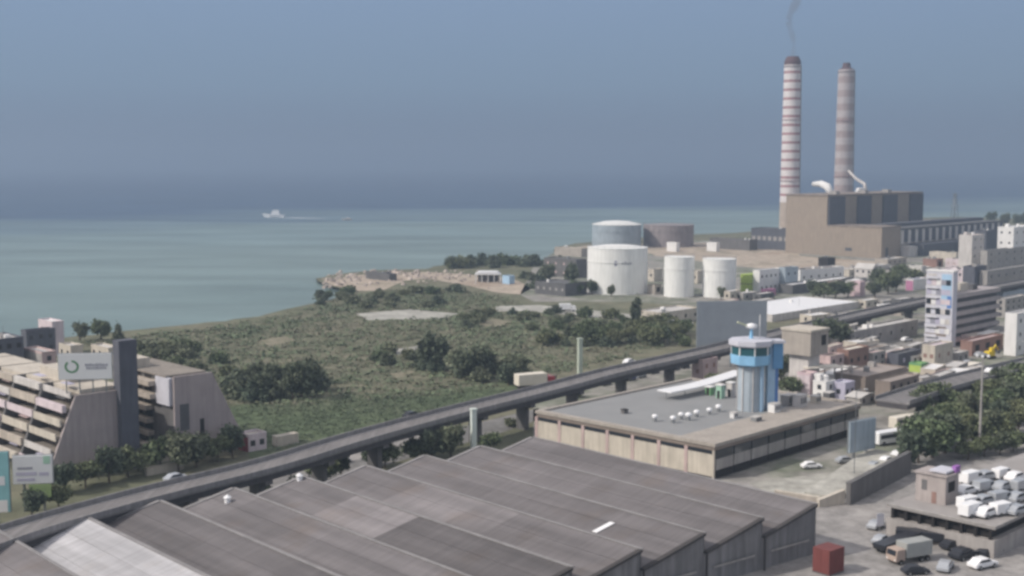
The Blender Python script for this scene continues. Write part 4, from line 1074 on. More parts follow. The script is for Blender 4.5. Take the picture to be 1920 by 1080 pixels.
MB().extrude([(-8, -2.2, .0), (5, -2.4, 0), (10, 0, .3), (5, 2.4, 0), (-8, 2.2, 0)], [(-8.4, -2.8, 2.4), (5, -3, 2.8), (12.5, 0, 3.6), (5, 3, 2.8), (-8.4, 2.8, 2.4)]).build('hull', 'white_paint', mk)
MB().extrude([(-4, -2, 2.5), (4, -2, 2.7), (4, 2, 2.7), (-4, 2, 2.5)], [(-3.6, -1.8, 6.2), (2, -1.8, 6.2), (2, 1.8, 6.2), (-3.6, 1.8, 6.2)]).build('cabin', 'white_paint', mk)
B(-3, 1.5, -1.9, 1.9, 6.21, 6.5).build('cabin_roof', 'white_paint', mk)
mat('foam', (.60, .64, .66), var=.2, scale=.2)
wk = MB(); wx = [0, 12, 26, 45, 66]; wy = [3, 5, 6, 4.5, 1.5]
for s in (-1, 1):
    for i in range(4): wk.poly([(wx[i], s * .2, .06), (wx[i + 1], s * .2, .06), (wx[i + 1], s * wy[i + 1], .06), (wx[i], s * wy[i], .06)][::s])
mk.scale = (1.3, 1.3, 1.4)
ow = wk.build('wake', 'foam'); bxy = P(520, 408, 0); ow.location = (bxy[0] + 3, bxy[1], 0); ow.rotation_euler = (0, 0, radians(-25)); tag(ow, 'white foam wake trailing behind the motor boat', 'wake', kind='structure')
cb = thing('small_boat', 'tiny pale boat on the sea right of the motor boat', 'boat', P(652, 413, 0), pi)
MB().extrude([(-5, -1.4, 0), (4, -1.4, 0), (6, 0, .3), (4, 1.4, 0), (-5, 1.4, 0)], [(-5.2, -1.8, 1.6), (4, -1.9, 1.8), (8, 0, 2.3), (4, 1.9, 1.8), (-5.2, 1.8, 1.6)]).build('hull', 'pale_wall', cb)
B(-2.5, 2, -1.2, 1.2, 1.7, 3.1).build('cabin', 'pale_wall', cb)

# ================================================================= TOWN AND DEPOT BUILDINGS, MIDDLE AND RIGHT
b_ = building
b_('depot_wall_building', 'long low white building left of the grey billboard', 1196, 1240, 1312, 610, 586, wall='cream', roof='roof_pale', wr=(4, 1), wl=(2, 1))
b_('white_roofed_depot', 'wide depot under a bright white flat roof between the grey billboard and the far viaduct', 1436, 1448, 1610, 604, 590, wall='pale_wall', roof='white_paint', parapet=.3, maxlen=130, minW=30)
b_('dark_yard_shed', 'dark low shed with a pale roof edge left of the biggest white tank', 1003, 1060, 1100, 556, 532, wall='roof_dark', roof='roof_dark', wl=(5, 1), win='concrete')
b_('dark_yard_shed', 'dark shed stepping up behind the low shed left of the biggest white tank', 1020, 1080, 1102, 522, 487, wall='concrete_dark', roof='roof_dark', wl=(4, 2), win='pink_wall')
b_('shore_house', 'pale flat house on the shore point left of the tanks', 1040, 1090, 1105, 482, 466, wall='beige_light', roof='cream')
def container(px, py, m, label, rz=R45, L=6.1, z=2, sc=1.0):
    x, y, _ = P(px, py, z); t = thing('shipping_container', label, 'container', (x, y, z), rz); t.scale = (sc,) * 3
    m_ = MB(); hh = 2.55
    n = 16    # corrugated side
    pts = []
    for i in range(n * 2): pts.append((L * i / (n * 2 - 1), 0 if (i // 1) % 2 else .06))
    m_.prism([(a, b) for a, b in pts] + [(L, 2.44), (0, 2.44)], .15, hh)
    m_.build('box', m, t)
    B(-.03, L + .03, -.03, 2.47, 0, .148).build('base_frame', 'concrete_dark', t)
    for yy in (.05, 1.25): B(-.07, -.004, yy, yy + 1.15, .2, hh - .1).build('door', m, t)
    return t
container(1403, 552, 'lime_paint', 'bright lime green container standing right of the rightmost white tank', sc=1.9)
container(1403, 552, 'lime_paint', 'second lime green container stacked on the first beside the white tanks', sc=1.9, z=2 + 2.56 * 1.9).location.xy = P(1403, 552, 2)[:2]
b_('white_office', 'white two storey office with dark window bands right of the lime containers', 1416, 1424, 1466, 552, 507, wall='white', roof='white', wr=(5, 2), wl=(1, 2), side='white')
container(1437, 556, 'magenta', 'red and pink container standing on end against the white two storey office', sc=1.3)
b_('steel_silo_house', 'pale blue grey metal building right of the white two storey office', 1462, 1472, 1496, 548, 502, wall='tank_grey', roof='roof_pale', wr=(2, 2))
b_('long_brown_shed', 'long shed with a purplish brown roof and white gable end below the power station', 1478, 1500, 1582, 536, 506, wall='white', roof='roof_brown', gable=False, wr=(6, 1), rz=radians(38))
b_('white_gable_house', 'tall white house with a green grey gable right of the long brown shed', 1602, 1634, 1646, 530, 496, wall='pale_wall', roof='roof_pale', wl=(3, 2), gable=True)
b_('long_white_shed', 'long low shed with a white roof strip in front of the long brown shed', 1478, 1486, 1600, 552, 534, wall='roof_dark', roof='white', maxlen=100, minW=8)
b_('black_silo_house', 'small black topped house at the foot of the power station', 1534, 1552, 1566, 500, 484, wall='opening', roof='opening')
b_('pink_kiosk', 'small pink and white kiosk in front of the dark green trees', 1603, 1612, 1622, 556, 528, wall='pink_paint', roof='white', minW=5)
b_('tall_white_house', 'tall white block at the foot of the turbine hall at the right', 1796, 1821, 1843, 505, 441, wall='pale_wall', roof='pink_wall', wl=(0, 0), wr=(2, 4), tank=True)
b_('low_pink_house', 'low pinkish white house in front of the tall white block', 1772, 1818, 1826, 504, 487, wall='pink_white', roof='pale_wall', wl=(4, 1), win='pink_wall')
b_('cream_flat_house', 'cream flat roof house left of the tall white block', 1742, 1792, 1800, 492, 474, wall='cream', roof='cream')
b_('red_brown_house', 'small reddish brown house with a black doorway left of the pinkish house', 1730, 1756, 1768, 505, 486, wall='brick', roof='roof_pale', wr=(1, 1), win='opening', winsize=(3, 3))
b_('blue_dark_silo_house', 'dark blue grey block right of the tall white block', 1845, 1848, 1872, 476, 432, wall='plant_panel', roof='roof_dark', minW=8)
b_('dark_machine_house', 'dark rooftop plant block on the horizon above the tall white block', 1812, 1820, 1842, 462, 416, wall='plant_panel', roof='roof_dark', minW=8)
b_('white_tower_house', 'white apartment block at the far right edge, topped by a white roof rim', 1868, 1898, 1935, 505, 426, wall='white', roof='white', wl=(2, 4), wr=(3, 4), tank=True)
b_('grey_low_block', 'long grey block below the white apartment block at the right edge', 1842, 1850, 1935, 512, 470, wall='concrete', roof='roof_grey', wr=(6, 3))
b_('grey_terrace_block', 'grey terraced block with pale parapet at the right edge behind the banded building', 1836, 1850, 1960, 552, 508, wall='concrete', roof='roof_pale', wr=(8, 2))
b_('pale_ledge_house', 'white ledge roofed house behind the blue and white office block', 1765, 1806, 1822, 540, 506, wall='pink_white', roof='white', wl=(3, 2))
b_('dark_stair_house', 'dark narrow house behind the banded building', 1822, 1826, 1848, 552, 500, wall='shaft_dark', roof='roof_dark', minW=6)
b_('small_pale_house', 'small pale flat house behind the green trees at the right', 1700, 1728, 1736, 515, 499, wall='roof_pale', roof='white')
b_('magenta_sign_house', 'white kiosk with a pink purple side left of the speckled office block', 1698, 1712, 1738, 545, 524, wall='white', roof='lilac', side='magenta')

# blue-white office block with banded wing
def office():
    x, y, _ = P(1783, 652, 2); rz = R45; bx, ay = axes(rz)
    t = thing('office_block', 'blue and white office block with speckled front and a long grey banded wing', 'building', (x, y, 2), rz)
    def h(u, v, py): return zat(x + bx[0] * u + ay[0] * v, y + bx[1] * u + ay[1] * v, py) - 2
    D = span(x, y, 2, *ay, 1733); H = h(0, 0, 511); W = span(x, y, 2, *bx, 1872); Hw = h(4, 0, 552)
    B(0, 3.4, 0, D, -.1, H).build('front_tower', 'lilac_white', t); B(-.2, 3.6, -.2, D + .2, H + .005, H + .5).build('roof', 'white', t)
    B(-.08, -.01, D * .05, D * .42, H * .55, H * .97).build('cladding', 'blue_pale', t)
    B(-.08, -.01, D * .62, D * .95, H * .35, H * .97).build('cladding', 'pale_wall', t)
    B(-.10, -.085, D * .04, D * .20, H * .52, H * .68).build('cladding', 'blue_paint', t)
    B(-.10, -.01, D * .2, D * .97, H * .14, H * .27).build('cladding', 'roof_brown', t)
    r = random.Random(5)
    for i in range(5):
        for j in range(6):
            m = r.choice(['glass_dark', 'white', 'lilac_white', 'lilac', 'white', 'pale_wall', 'mark_grey', 'pink_white']); 
            B(-.14, -.105, D * (.08 + i * .18), D * (.08 + i * .18) + 1.7, H * (.16 + j * .13) + .3, H * (.16 + j * .13) + 2.2).build('window', m, t)
    for i in range(7):
        zb_ = H * (.13 + i * .13)
        B(-.95, -.15, D * .52, D * .97, zb_ - .12, zb_).build('balcony', 'white', t); B(-.95, -.88, D * .52, D * .97, zb_ + .003, zb_ + .8).build('balcony_rail', 'lilac_white', t)
    n = 6; st = Hw / n
    for i in range(n):
        B(3.41, W, 1.2, D * .9, i * st if i else -.1, (i + 1) * st - 1.5).build('storey', 'roof_dark', t)
        B(3.41, W + .4, 0, D * .92, (i + 1) * st - 1.5 + .003, (i + 1) * st).build('floor_slab', 'brick_grey' if i > 0 else 'pink_wall', t)
    B(12, 18, 3, 9, Hw + .01, Hw + 3).build('stair_head', 'cream', t); B(22, 26, 3, 8, Hw + .01, Hw + 2).build('stair_head', 'roof_dark', t)
mat('brick_grey', (.42, .38, .38), stain=.2)
office()
b_('white_column_house', 'narrow white house with a grey roof at the right edge beside the banded wing', 1882, 1904, 1960, 668, 588, wall='white', roof='roof_pale', wr=(4, 3), tank=False)
b_('red_awning_shop', 'low dark red shop between the banded wing and the elevated road', 1800, 1822, 1880, 668, 640, wall='brick', roof='pink_wall', wr=(3, 1), win='opening', winsize=(3, 2))
x, y, _ = P(1855, 672, 2)
t = thing('yellow_excavator', 'bright yellow digger parked before the dark red shop', 'excavator', (x, y, 2), .5)
B(-1.4, 1.4, -1.1, 1.1, .9, 2.4).build('body', 'yellow_paint', t, bevel=.1); B(-.2, 1.2, -1.0, .1, 2.41, 3.6).build('cab', 'yellow_paint', t, bevel=.1)
for s in (-1, 1): B(-1.8, 1.8, s * 1.05 - .28, s * 1.05 + .28, 0, .85).build('track', 'rubber', t, bevel=.2)
MB().tube([(1.4, .4, 1.8), (3.2, .4, 4.2), (4.8, .4, 2.2)], [.3, .25, .18], 8).build('arm', 'yellow_paint', t); B(4.4, 5.2, 0, .9, 1.2, 2.3).build('bucket', 'roof_dark', t, bevel=.1)

# cluster between water tower and office block
b_('pale_long_shed', 'long pale grey shed below the far viaduct in the middle right', 1568, 1596, 1720, 655, 622, wall='concrete', roof='roof_pale', maxlen=60, wr=(6, 1))
b_('grey_roof_shed', 'low grey shed in front of the long pale shed, right of the water tower', 1556, 1572, 1640, 652, 634, wall='concrete_dark', roof='roof_grey')
b_('white_roof_shop', 'brown shop under a bright cream roof slab right of the water tower', 1576, 1590, 1628, 700, 656, wall='brick', roof='cream_roof', parapet=.5, wr=(3, 1), win='opening') if mat('cream_roof', (.72, .67, .58)) else None
b_('pinkish_house', 'pinkish brown house between the water tower and the brown shop', 1538, 1556, 1582, 706, 668, wall='pink_wall', roof='roof_brown', wl=(2, 1), wr=(2, 2), win='opening')
b_('small_grey_house', 'small pale house right of the brown shop', 1626, 1636, 1660, 692, 662, wall='concrete', roof='pink_wall', wr=(2, 2))
b_('brown_roof_house', 'wide house with a flat brown roof behind the flat roofed block', 1590, 1622, 1700, 738, 706, wall='roof_brown', roof='tan_roof', maxlen=60, parapet=.4, minW=10) if mat('tan_roof', (.33, .285, .26), var=.15) else None
b_('brown_corner_house', 'brown building with a pale hipped looking roof end below the overpass', 1640, 1668, 1722, 762, 716, wall='roof_brown', roof='tan_roof', parapet=.4, wr=(4, 2), win='opening')
b_('pink_column_house', 'pale pink booth under a cream canopy right of the blue lift shaft', 1502, 1518, 1530, 748, 700, wall='pink_paint', roof='cream', side='pink_white', wr=(1, 1))
x, y, _ = P(1512, 742, 2); H = zat(x, y, 690) - 2
t = thing('cream_canopy', 'long cream canopy on posts right of the blue lift shaft', 'canopy', (x, y, 2), radians(12)); B(0, 11, 0, 5, H - .4, H).build('roof', 'cream_roof', t)
for u in (.4, 5.5, 10.6):
    for v in (.4, 4.6): B(u - .15, u + .15, v - .15, v + .15, -.1, H - .41).build('post', 'concrete', t)
b_('white_tank_house', 'white box shaped house right of the pale pink booth', 1536, 1548, 1566, 752, 716, wall='white', roof='white', wr=(1, 2), wl=(1, 2), tank=True)
b_('lilac_house', 'small lilac and navy house at the back of the flat roofed block', 1570, 1584, 1602, 752, 718, wall='lilac', roof='lilac_white', wr=(2, 1), wl=(1, 1))
b_('dark_courtyard_house', 'dark house left of the speckled office block', 1672, 1684, 1726, 690, 664, wall='shaft_dark', roof='roof_dark', wr=(2, 1), win='lilac')
b_('speckled_low_house', 'low cream shop at the foot of the speckled office block', 1728, 1752, 1786, 690, 648, wall='cream', roof='pink_white', wl=(2, 1), wr=(2, 1), win='brick')
b_('red_arch_house', 'small pink and white house behind the flat roof left of the round tower', 1298, 1318, 1345, 722, 674, wall='pink_wall', roof='pink_white', wl=(1, 1), wr=(2, 2), win='brick')

# further small buildings of the town
b_('pale_lean_house', 'small pale house under the far elevated road, left of the speckled office block', 1650, 1668, 1690, 640, 618, wall='pale_wall', roof='roof_pale', wl=(2, 1), wr=(2, 1))
b_('grey_workshop', 'grey workshop with an open front between the long pale shed and the elevated road', 1610, 1634, 1668, 676, 654, wall='concrete', roof='roof_brown', wr=(2, 1), win='opening', winsize=(3, 2.4))
b_('cream_cube_house', 'little cream cube house in the middle of the parked cars at the right', 1700, 1712, 1724, 722, 702, wall='cream', roof='white', wl=(1, 1), wr=(1, 1))
b_('green_kiosk', 'small lime and green kiosk left of the low cream shop', 1718, 1727, 1740, 704, 682, wall='green_paint', roof='lime_paint', side='lime_paint', wr=(1, 1), win='opening')
b_('white_flat_shed', 'long white roofed shed below the dark red shop beside the overpass', 1786, 1800, 1840, 702, 690, wall='pale_wall', roof='cream_roof', parapet=.3, maxlen=30)
b_('grey_flat_house', 'grey flat house right of the low cream shop at the foot of the banded wing', 1786, 1796, 1816, 680, 662, wall='concrete', roof='roof_pale', wr=(2, 1))
b_('orange_stall', 'small orange stall below the low cream shop', 1752, 1760, 1770, 722, 706, wall='orange_pale2', roof='cream', wl=(1, 1), win='brick') if mat('orange_pale2', (.55, .36, .27)) else None
b_('tin_roof_house', 'pale tin roofed house on the left of the brown corner building', 1600, 1612, 1642, 762, 742, wall='concrete', roof='roof_pale', wr=(2, 1), gable=True)
b_('mint_shed', 'mint green shed among the cars behind the brown roofed house', 1642, 1652, 1672, 706, 690, wall='mint', roof='mint_white', wr=(1, 1))
b_('pale_warehouse', 'pale low warehouse behind the long white shed in the depot', 1580, 1600, 1668, 515, 503, wall='pale_wall', roof='roof_pale', maxlen=60, wr=(4, 1))
b_('grey_depot_house', 'grey depot house left of the small pale flat house', 1652, 1668, 1692, 522, 506, wall='concrete', roof='roof_grey', wl=(2, 1), wr=(2, 1))
b_('cream_depot_house', 'cream depot house between the containers and the white gable house', 1584, 1592, 1604, 522, 506, wall='cream', roof='white', wr=(1, 1))
b_('far_grey_house', 'grey three storey house right of the banded wing with pale slabs', 1872, 1884, 1925, 596, 560, wall='concrete', roof='roof_pale', wl=(1, 3), wr=(4, 3))
b_('far_teal_house', 'teal and grey low house at the right edge below the grey terraced block', 1868, 1880, 1950, 572, 548, wall='tank_grey', roof='roof_pale', wr=(5, 1))
b_('tan_wall_house', 'tan low house in front of the power station gable', 1640, 1664, 1700, 498, 486, wall='beige_light', roof='roof_pale', wr=(4, 1))
b_('white_pump_house', 'small white pump house between the biggest and the slim white tank', 1216, 1226, 1242, 528, 505, wall='cream', roof='white', wl=(1, 1))
b_('tan_pump_house', 'small tan pump house with a dark doorway left of the slim white tank', 1214, 1228, 1240, 552, 534, wall='beige_light', roof='beige', wr=(1, 1), win='opening', winsize=(2.5, 2.5))
b_('cream_pump_house', 'small cream pump house between the slim and the rightmost white tank', 1300, 1308, 1318, 532, 508, wall='cream', roof='white', wl=(1, 1))
anchors = [('the water tower', 1560, 722), ('the brown shop', 1640, 674), ('the brown roofed house', 1730, 742), ('the low cream shop', 1706, 676), ('the dark red shop', 1790, 720), ('the far viaduct', 1660, 586),
           ('the white roofed depot', 1560, 616), ('the long brown shed', 1600, 540), ('the tall white block', 1760, 520), ('the grey terraced block', 1890, 566), ('the lime containers', 1400, 572), ('the overpass end', 1850, 640), ('the pale long shed', 1590, 668), ('the white apartment block', 1900, 530)]
kinds = [('cream', 'cream', 'white', 'shed'), ('grey', 'concrete', 'roof_pale', 'workshop'), ('dark', 'roof_dark', 'roof_pale', 'store'), ('pinkish', 'pink_wall', 'cream', 'hut'), ('white', 'white', 'white', 'garage'), ('tan', 'beige_light', 'roof_pale', 'annex')]
cr_ = random.Random(33)
for an, ax_, ay_ in anchors:
    for q, (cn_, wm, rm, kd) in enumerate(kinds):
        px = ax_ + (q % 3) * 30 - 30 + cr_.uniform(-9, 9); py = ay_ + (q // 3) * 13 - 6 + cr_.uniform(-4, 4); k_ = FPX / P(px, py)[1]
        wpx = cr_.uniform(4, 8) * k_; hpx = cr_.uniform(2.6, 4.6) * k_
        b_('small_' + kd, 'small %s %s beside %s' % (cn_, kd, an), px - wpx * .6, px, px + wpx, py, py - hpx, wall=wm, roof=rm, rz=R45 + cr_.uniform(-.2, .2), wl=(1, 1), wr=(2, 1), win='opening', minW=3, parapet=.3, maxlen=12)
# ================================================================= RAMP WALL, TERRACE AND YARD (bottom right)
def wall_between(name, label, p0, p1, z0, h0, h1, th, m, cap='concrete'):
    t = thing(name, label, 'wall', (p0[0], p0[1], z0)); dx, dy = p1[0] - p0[0], p1[1] - p0[1]; L = sqrt(dx * dx + dy * dy); nx, ny = -dy / L * th, dx / L * th
    t.rotation_euler = (0, 0, math.atan2(dy, dx))
    MB().extrude([(0, 0, -.1), (0, th, -.1), (0, th, h0), (0, 0, h0)], [(L, 0, -.1), (L, th, -.1), (L, th, h1), (L, 0, h1)]).build('face', m, t)
    MB().extrude([(-.05, -.06, h0 + .004), (-.05, th + .06, h0 + .004), (-.05, th + .06, h0 + .25), (-.05, -.06, h0 + .25)], [(L + .05, -.06, h1 + .004), (L + .05, th + .06, h1 + .004), (L + .05, th + .06, h1 + .25), (L + .05, -.06, h1 + .25)]).build('coping', cap, t)
    return t
p0 = P(1594, 948, 2); p1 = P(1708, 888, 2)
h0 = zat(p0[0], p0[1], 908) - 2
wall_between('retaining_wall', 'dark concrete retaining wall beside the ramp in the lower right', p0, p1, 2, h0, h0 + .4, .9, 'concrete_dark', 'concrete_dark')
# ramp deck behind the wall
rp = [P(1591, 942, 2), P(1705, 882, 2)]
t = thing('ramp', 'pale paved ramp behind the dark retaining wall', 'ramp', (rp[0][0], rp[0][1], 2)); dx, dy = rp[1][0] - rp[0][0], rp[1][1] - rp[0][1]; L = sqrt(dx * dx + dy * dy); t.rotation_euler = (0, 0, math.atan2(dy, dx))
MB().extrude([(0, 1.9, -.1), (0, 9, -.1), (0, 9, .6), (0, 1.9, .6)], [(L, 1.9, -.1), (L, 9, -.1), (L, 9, h0 - .7), (L, 1.9, h0 - .7)]).build('deck', 'pale_gravel', t)
wall_between('end_wall', 'short cream end wall at the foot of the ramp', P(1536, 952, 2), P(1584, 946, 2), 2, 1.2, 2.6, .8, 'cream', 'cream')
wall_between('low_wall', 'long low beige wall between the warehouse and the ramp', P(1452, 934, 2), P(1536, 948, 2), 2, 1.4, 1.4, .5, 'beige_light', 'cream')

def terrace():
    zt = 7.2; x, y, _ = P(1866, 990, zt); rz = radians(44); bx, ay = axes(rz)
    t = thing('parking_terrace', 'low parking building with a pale roof deck and a long dark slot under its edge', 'parking building', (x, y, 2), rz)
    D = span(x, y, zt, *ay, 1662); H = zt - 2
    B(0, 60, 0, D, H - .35, H).build('roof_deck', 'yard_deck', t)
    B(-.1, 60, -.1, .25, H + .003, H + .25).build('kerb', 'concrete', t); B(-.1, .25, .252, D, H + .003, H + .25).build('kerb', 'concrete', t)
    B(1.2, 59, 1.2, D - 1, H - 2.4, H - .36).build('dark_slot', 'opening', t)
    B(.1, 60, .1, D - .1, -.1, H - 2.25).build('wall', 'terrace_wall', t)
    for i in range(8):
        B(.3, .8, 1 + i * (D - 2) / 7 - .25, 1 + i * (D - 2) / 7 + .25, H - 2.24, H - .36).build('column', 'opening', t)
    return t, zt
mat('yard_deck', (.33, .31, .30), var=.12, scale=.2); mat('terrace_wall', (.36, .335, .32), stain=.15)
ter, TZ = terrace()
TZ += .01
# hut on the terrace
def hut():
    x, y, _ = P(1772, 948, TZ); rz = radians(44); bx, ay = axes(rz)
    t = thing('terrace_hut', 'square pinkish hut with a shaded right side on the parking roof', 'hut', (x, y, TZ), rz)
    D = span(x, y, TZ, *ay, 1716); W = max(span(x, y, TZ, *bx, 1796), 2); H = zat(x, y, 893) - TZ
    B(0, W, 0, D, 0, H - .3).build('wall', 'hut_wall', t); B(-.3, W + .3, -.3, D + .3, H - .3 + .003, H).build('roof', 'hut_wall', t)
    B(-.05, .0, D * .3, D * .45, 0, 2.0).build('door', 'brick', t); B(-.05, .0, D * .62, D * .8, H * .4, H * .75).build('window', 'concrete_dark', t); B(W * .2, W * .7, -.05, 0, H * .4, H * .75).build('window', 'opening', t)
    t2 = thing('roof_awning', 'pale curved awning with a purple end on top of the terrace hut', 'awning', (x, y, TZ + H), rz)
    B(W * .1, W, .2, D * .6, .25, .55).build('sheet', 'lilac_white', t2); B(W * .7, W + .25, -.1, .6, .0, 1.1).build('end_sign', 'purple', t2); B(W * .2, W * .3, .4, D * .5, 0, .249).build('bracket', 'steel', t2)
mat('hut_wall', (.40, .355, .34), stain=.15); mat('purple', (.32, .14, .42))
hut()

van0 = make_van('white_van', 'white van at the left end of the front row on the parking roof', 'van', loc=P(1822, 966, TZ))
van0.rotation_euler = (0, 0, radians(38)); van0['group'] = 'white vans parked on the roof deck'
rows = [('front', [(1851, 962), (1880, 958), (1909, 958)], 'van'), ('second', [(1818, 946), (1846, 940), (1876, 936), (1908, 934)], 'van'), ('third', [(1812, 921), (1846, 914), (1880, 913), (1912, 912)], 'van'), ('back', [(1822, 899), (1850, 893), (1878, 890), (1905, 895)], 'van')]
DECKCARS = []
ordn = ['first', 'second', 'third', 'fourth', 'fifth']
for rn, pts, _k in rows:
    for i, (a, b) in enumerate(pts):
        k = i + 1 if rn == 'front' else i
        if (i + len(rn)) % 2: DECKCARS.append((a, b + 6, ordn[k], rn)); continue
        c = clone(van0, P(a, b + 6, TZ), radians(38 + random.uniform(-9, 9)), random.uniform(.85, 1.0), 'white van parked on the roof deck, %s vehicle from the left in the %s row' % (ordn[k], rn),
                  mats={'body': random.choice(['white_paint', 'white_paint', 'car_silver'])})
car0 = make_car('parked_car', 'white car in the lower right corner of the yard', 'car', loc=P(1842, 1064, 2.03)); car0.rotation_euler = (0, 0, radians(28)); car0.scale = (1.15,) * 3
def car(px, py, m, label, rz=R45, z=2.03, sc=1.0, group=None):
    c = clone(car0, P(px, py, z), rz, sc, label, group, mats={'body': m}); return c
for a, b, o1, r1 in DECKCARS: car(a, b, random.choice(['white_paint', 'white_paint', 'car_silver']), 'pale car parked on the roof deck, %s vehicle from the left in the %s row' % (o1, r1), radians(38 + random.uniform(-9, 9)), z=TZ, sc=1.2, group='pale cars parked on the roof deck')
car(1772, 1068, 'car_silver', 'silver car behind the box truck at the bottom edge', radians(60), sc=1.1)
car(1806, 1046, 'car_dark', 'black car in the shade between the silver and the white car', radians(35), sc=1.25)
car(1786, 1028, 'car_dark', 'dark car behind the box truck, nearest the parking building wall', radians(30), sc=1.1)
car(1856, 1040, 'car_dark', 'dark car standing in for the shadow behind the white car in the lower right corner', radians(32), sc=1.1)  # added dark shape in place of the shadow beyond the white car
car(1642, 990, 'car_silver', 'silver car at the left corner of the parking building', radians(50))
car(1652, 1018, 'car_silver', 'pale car parked left of the trailer that fills the dark shadow', radians(48))
car(1716, 1076, 'car_dark', 'black car cut by the bottom edge beside the box truck', radians(10))
tr = make_truck('box_truck', 'grey box truck with a pale orange cab at the bottom right', 'truck', 'orange_pale', 'truck_box', 7.5, P(1704, 1052, 2.03)) if (mat('orange_pale', (.42, .33, .28)), mat('truck_box', (.34, .35, .34), rough=.5)) else None
tr.rotation_euler = (0, 0, radians(205))
x, y, z = P(1690, 1026, 2.03)
t = thing('shadow_trailer', 'long black trailer standing in for the dark shadow behind the grey box truck', 'trailer', (x, y, 2.03), radians(36))  # black body added to draw the dark shadow lying across the yard
MB().extrude([(-6, -1.2, 1), (6, -1.2, 1), (6, -1.2, 2.3), (-6, -1.2, 1.6)], [(-6, 1.2, 1), (6, 1.2, 1), (6, 1.2, 2.3), (-6, 1.2, 1.6)]).build('cover', 'car_dark', t)
B(-6, 6, -1.1, 1.1, .7, .99).build('chassis', 'rubber', t)
for u in (-4.8, -3.6, 4.2):
    for v in (-1, 1):
        pr = [(.45 * cos(a * pi / 6), .45 * sin(a * pi / 6)) for a in range(12)]
        o = MB().extrude([(p, -.14, q + .45) for p, q in pr], [(p, .14, q + .45) for p, q in pr]).build('wheel', 'rubber', t); o.location = (u, v, 0)
x, y, z = P(1730, 1018, 2.03)
t = thing('shadow_trailer', 'second black trailer standing in for the shadow along the wall of the parking building', 'trailer', (x, y, 2.03), radians(-20))  # also added: black body for the shadow at the wall foot
B(-4.4, 4.4, -1.2, 1.2, .8, 2.2).build('cover', 'car_dark', t, bevel=.15); B(-4.4, 4.4, -1, 1, .5, .79).build('chassis', 'rubber', t)
for u in (-3.4, -2.3, 3.0):
    for v in (-1, 1):
        pr = [(.45 * cos(a * pi / 6), .45 * sin(a * pi / 6)) for a in range(12)]
        o = MB().extrude([(p, -.14, q + .45) for p, q in pr], [(p, .14, q + .45) for p, q in pr]).build('wheel', 'rubber', t); o.location = (u, v, 0)
c = container(1540, 1072, 'container_red', 'weathered red container beside the last gable of the warehouse', rz=radians(40), sc=1.55); c.scale = (.62, 1.3, 1.6); c.location = P(1555, 1082, 2)
# green and white signs by the parking building
for px, py, m, l in ((1681, 972, 'green_paint', 'small bright green sign hanging at the left end of the parking building'), (1650, 985, 'lilac_white', 'white lilac sign on a post left of the parking building')):
    x, y, _ = P(px, py + 12, 2); H = zat(x, y, py - 22) - 2
    t = thing('sign_post', l, 'sign', (x, y, 2), .2); B(-.08, .08, .06, .2, 0, H).build('post', 'steel', t); B(-.7, .7, -.05, .055, H - 2.2, H).build('board', m, t)
# buses and cars by the hedge
bs = make_bus('white_bus', 'long white bus parked behind the hedge below the overpass', 'bus', 'cream_roof', P(1706, 800, 2.03), 13); bs.rotation_euler = (0, 0, radians(34))
bs = make_bus('white_bus', 'short white bus parked left of the hedge, nearer than the long bus', 'bus', 'white_paint', P(1664, 832, 2.03), 8); bs.rotation_euler = (0, 0, radians(30))
car(1640, 878, 'car_silver', 'silver car lowest on the ramp', R45, z=3.4); car(1662, 868, 'white_paint', 'white car in the middle of the ramp', R45, z=3.9); car(1684, 857, 'white_paint', 'white car highest on the ramp', R45, z=4.4)
car(1521, 878, 'white_paint', 'white car in the shade below the flat roofed block', .2); car(1585, 868, 'car_silver', 'silver car by the right end of the flat roofed block', .3)
car(1856, 699, 'white_paint', 'white car driving on the overpass at the right', radians(48), z=8.5 - .88)
car(1690, 752, 'car_silver', 'grey car beside the brown corner building', .4)
car(330, 902, 'car_silver', 'silver car driving on the long elevated road above the white roofed bay', radians(48), z=10.9 - .88)
car(1180, 682, 'white_paint', 'white car driving on the long elevated road near the wood', radians(48), z=10.9 - .88)
car(772, 783, 'car_dark', 'dark car driving on the long elevated road', radians(50), z=10.9 - .88)
cl = [(1158, 716, 'car_dark'), (1182, 713, 'car_blue'), (1201, 708, 'car_silver'), (1226, 700, 'car_dark'), (1135, 722, 'car_silver'), (1262, 694, 'car_silver'), (1283, 690, 'car_dark')]
cn = {'car_dark': 'black', 'car_blue': 'dark blue', 'car_silver': 'silver', 'white_paint': 'white', 'car_red': 'red'}
cl.sort()
for i, (a, b, m) in enumerate(cl): car(a, b, m, '%s car below the elevated road behind the flat roofed block, %s from left' % (cn[m], ['first', 'second', 'third', 'fourth', 'fifth', 'sixth', 'seventh'][i]), radians(50), group='cars parked below the elevated road')
cl = [(640, 868, 'white_paint'), (700, 842, 'car_silver'), (628, 852, 'white_paint'), (560, 880, 'car_silver')]
cl.sort()
for i, (a, b, m) in enumerate(cl): car(a, b, m, '%s car on the street under the elevated road, %s from the left' % (cn[m], ['first', 'second', 'third', 'fourth'][i]), radians(50), group='cars on the street under the elevated road')
cl = [(1570, 736, 'car_dark'), (1602, 712, 'white_paint'), (1646, 700, 'car_silver'), (1668, 706, 'white_paint'), (1690, 698, 'car_red'), (1700, 640, 'white_paint'), (1805, 664, 'car_silver'), (1790, 690, 'white_paint'), (1815, 684, 'car_silver'), (1760, 700, 'car_red'), (1838, 668, 'car_silver'), (1740, 690, 'car_silver')]
cl.sort()
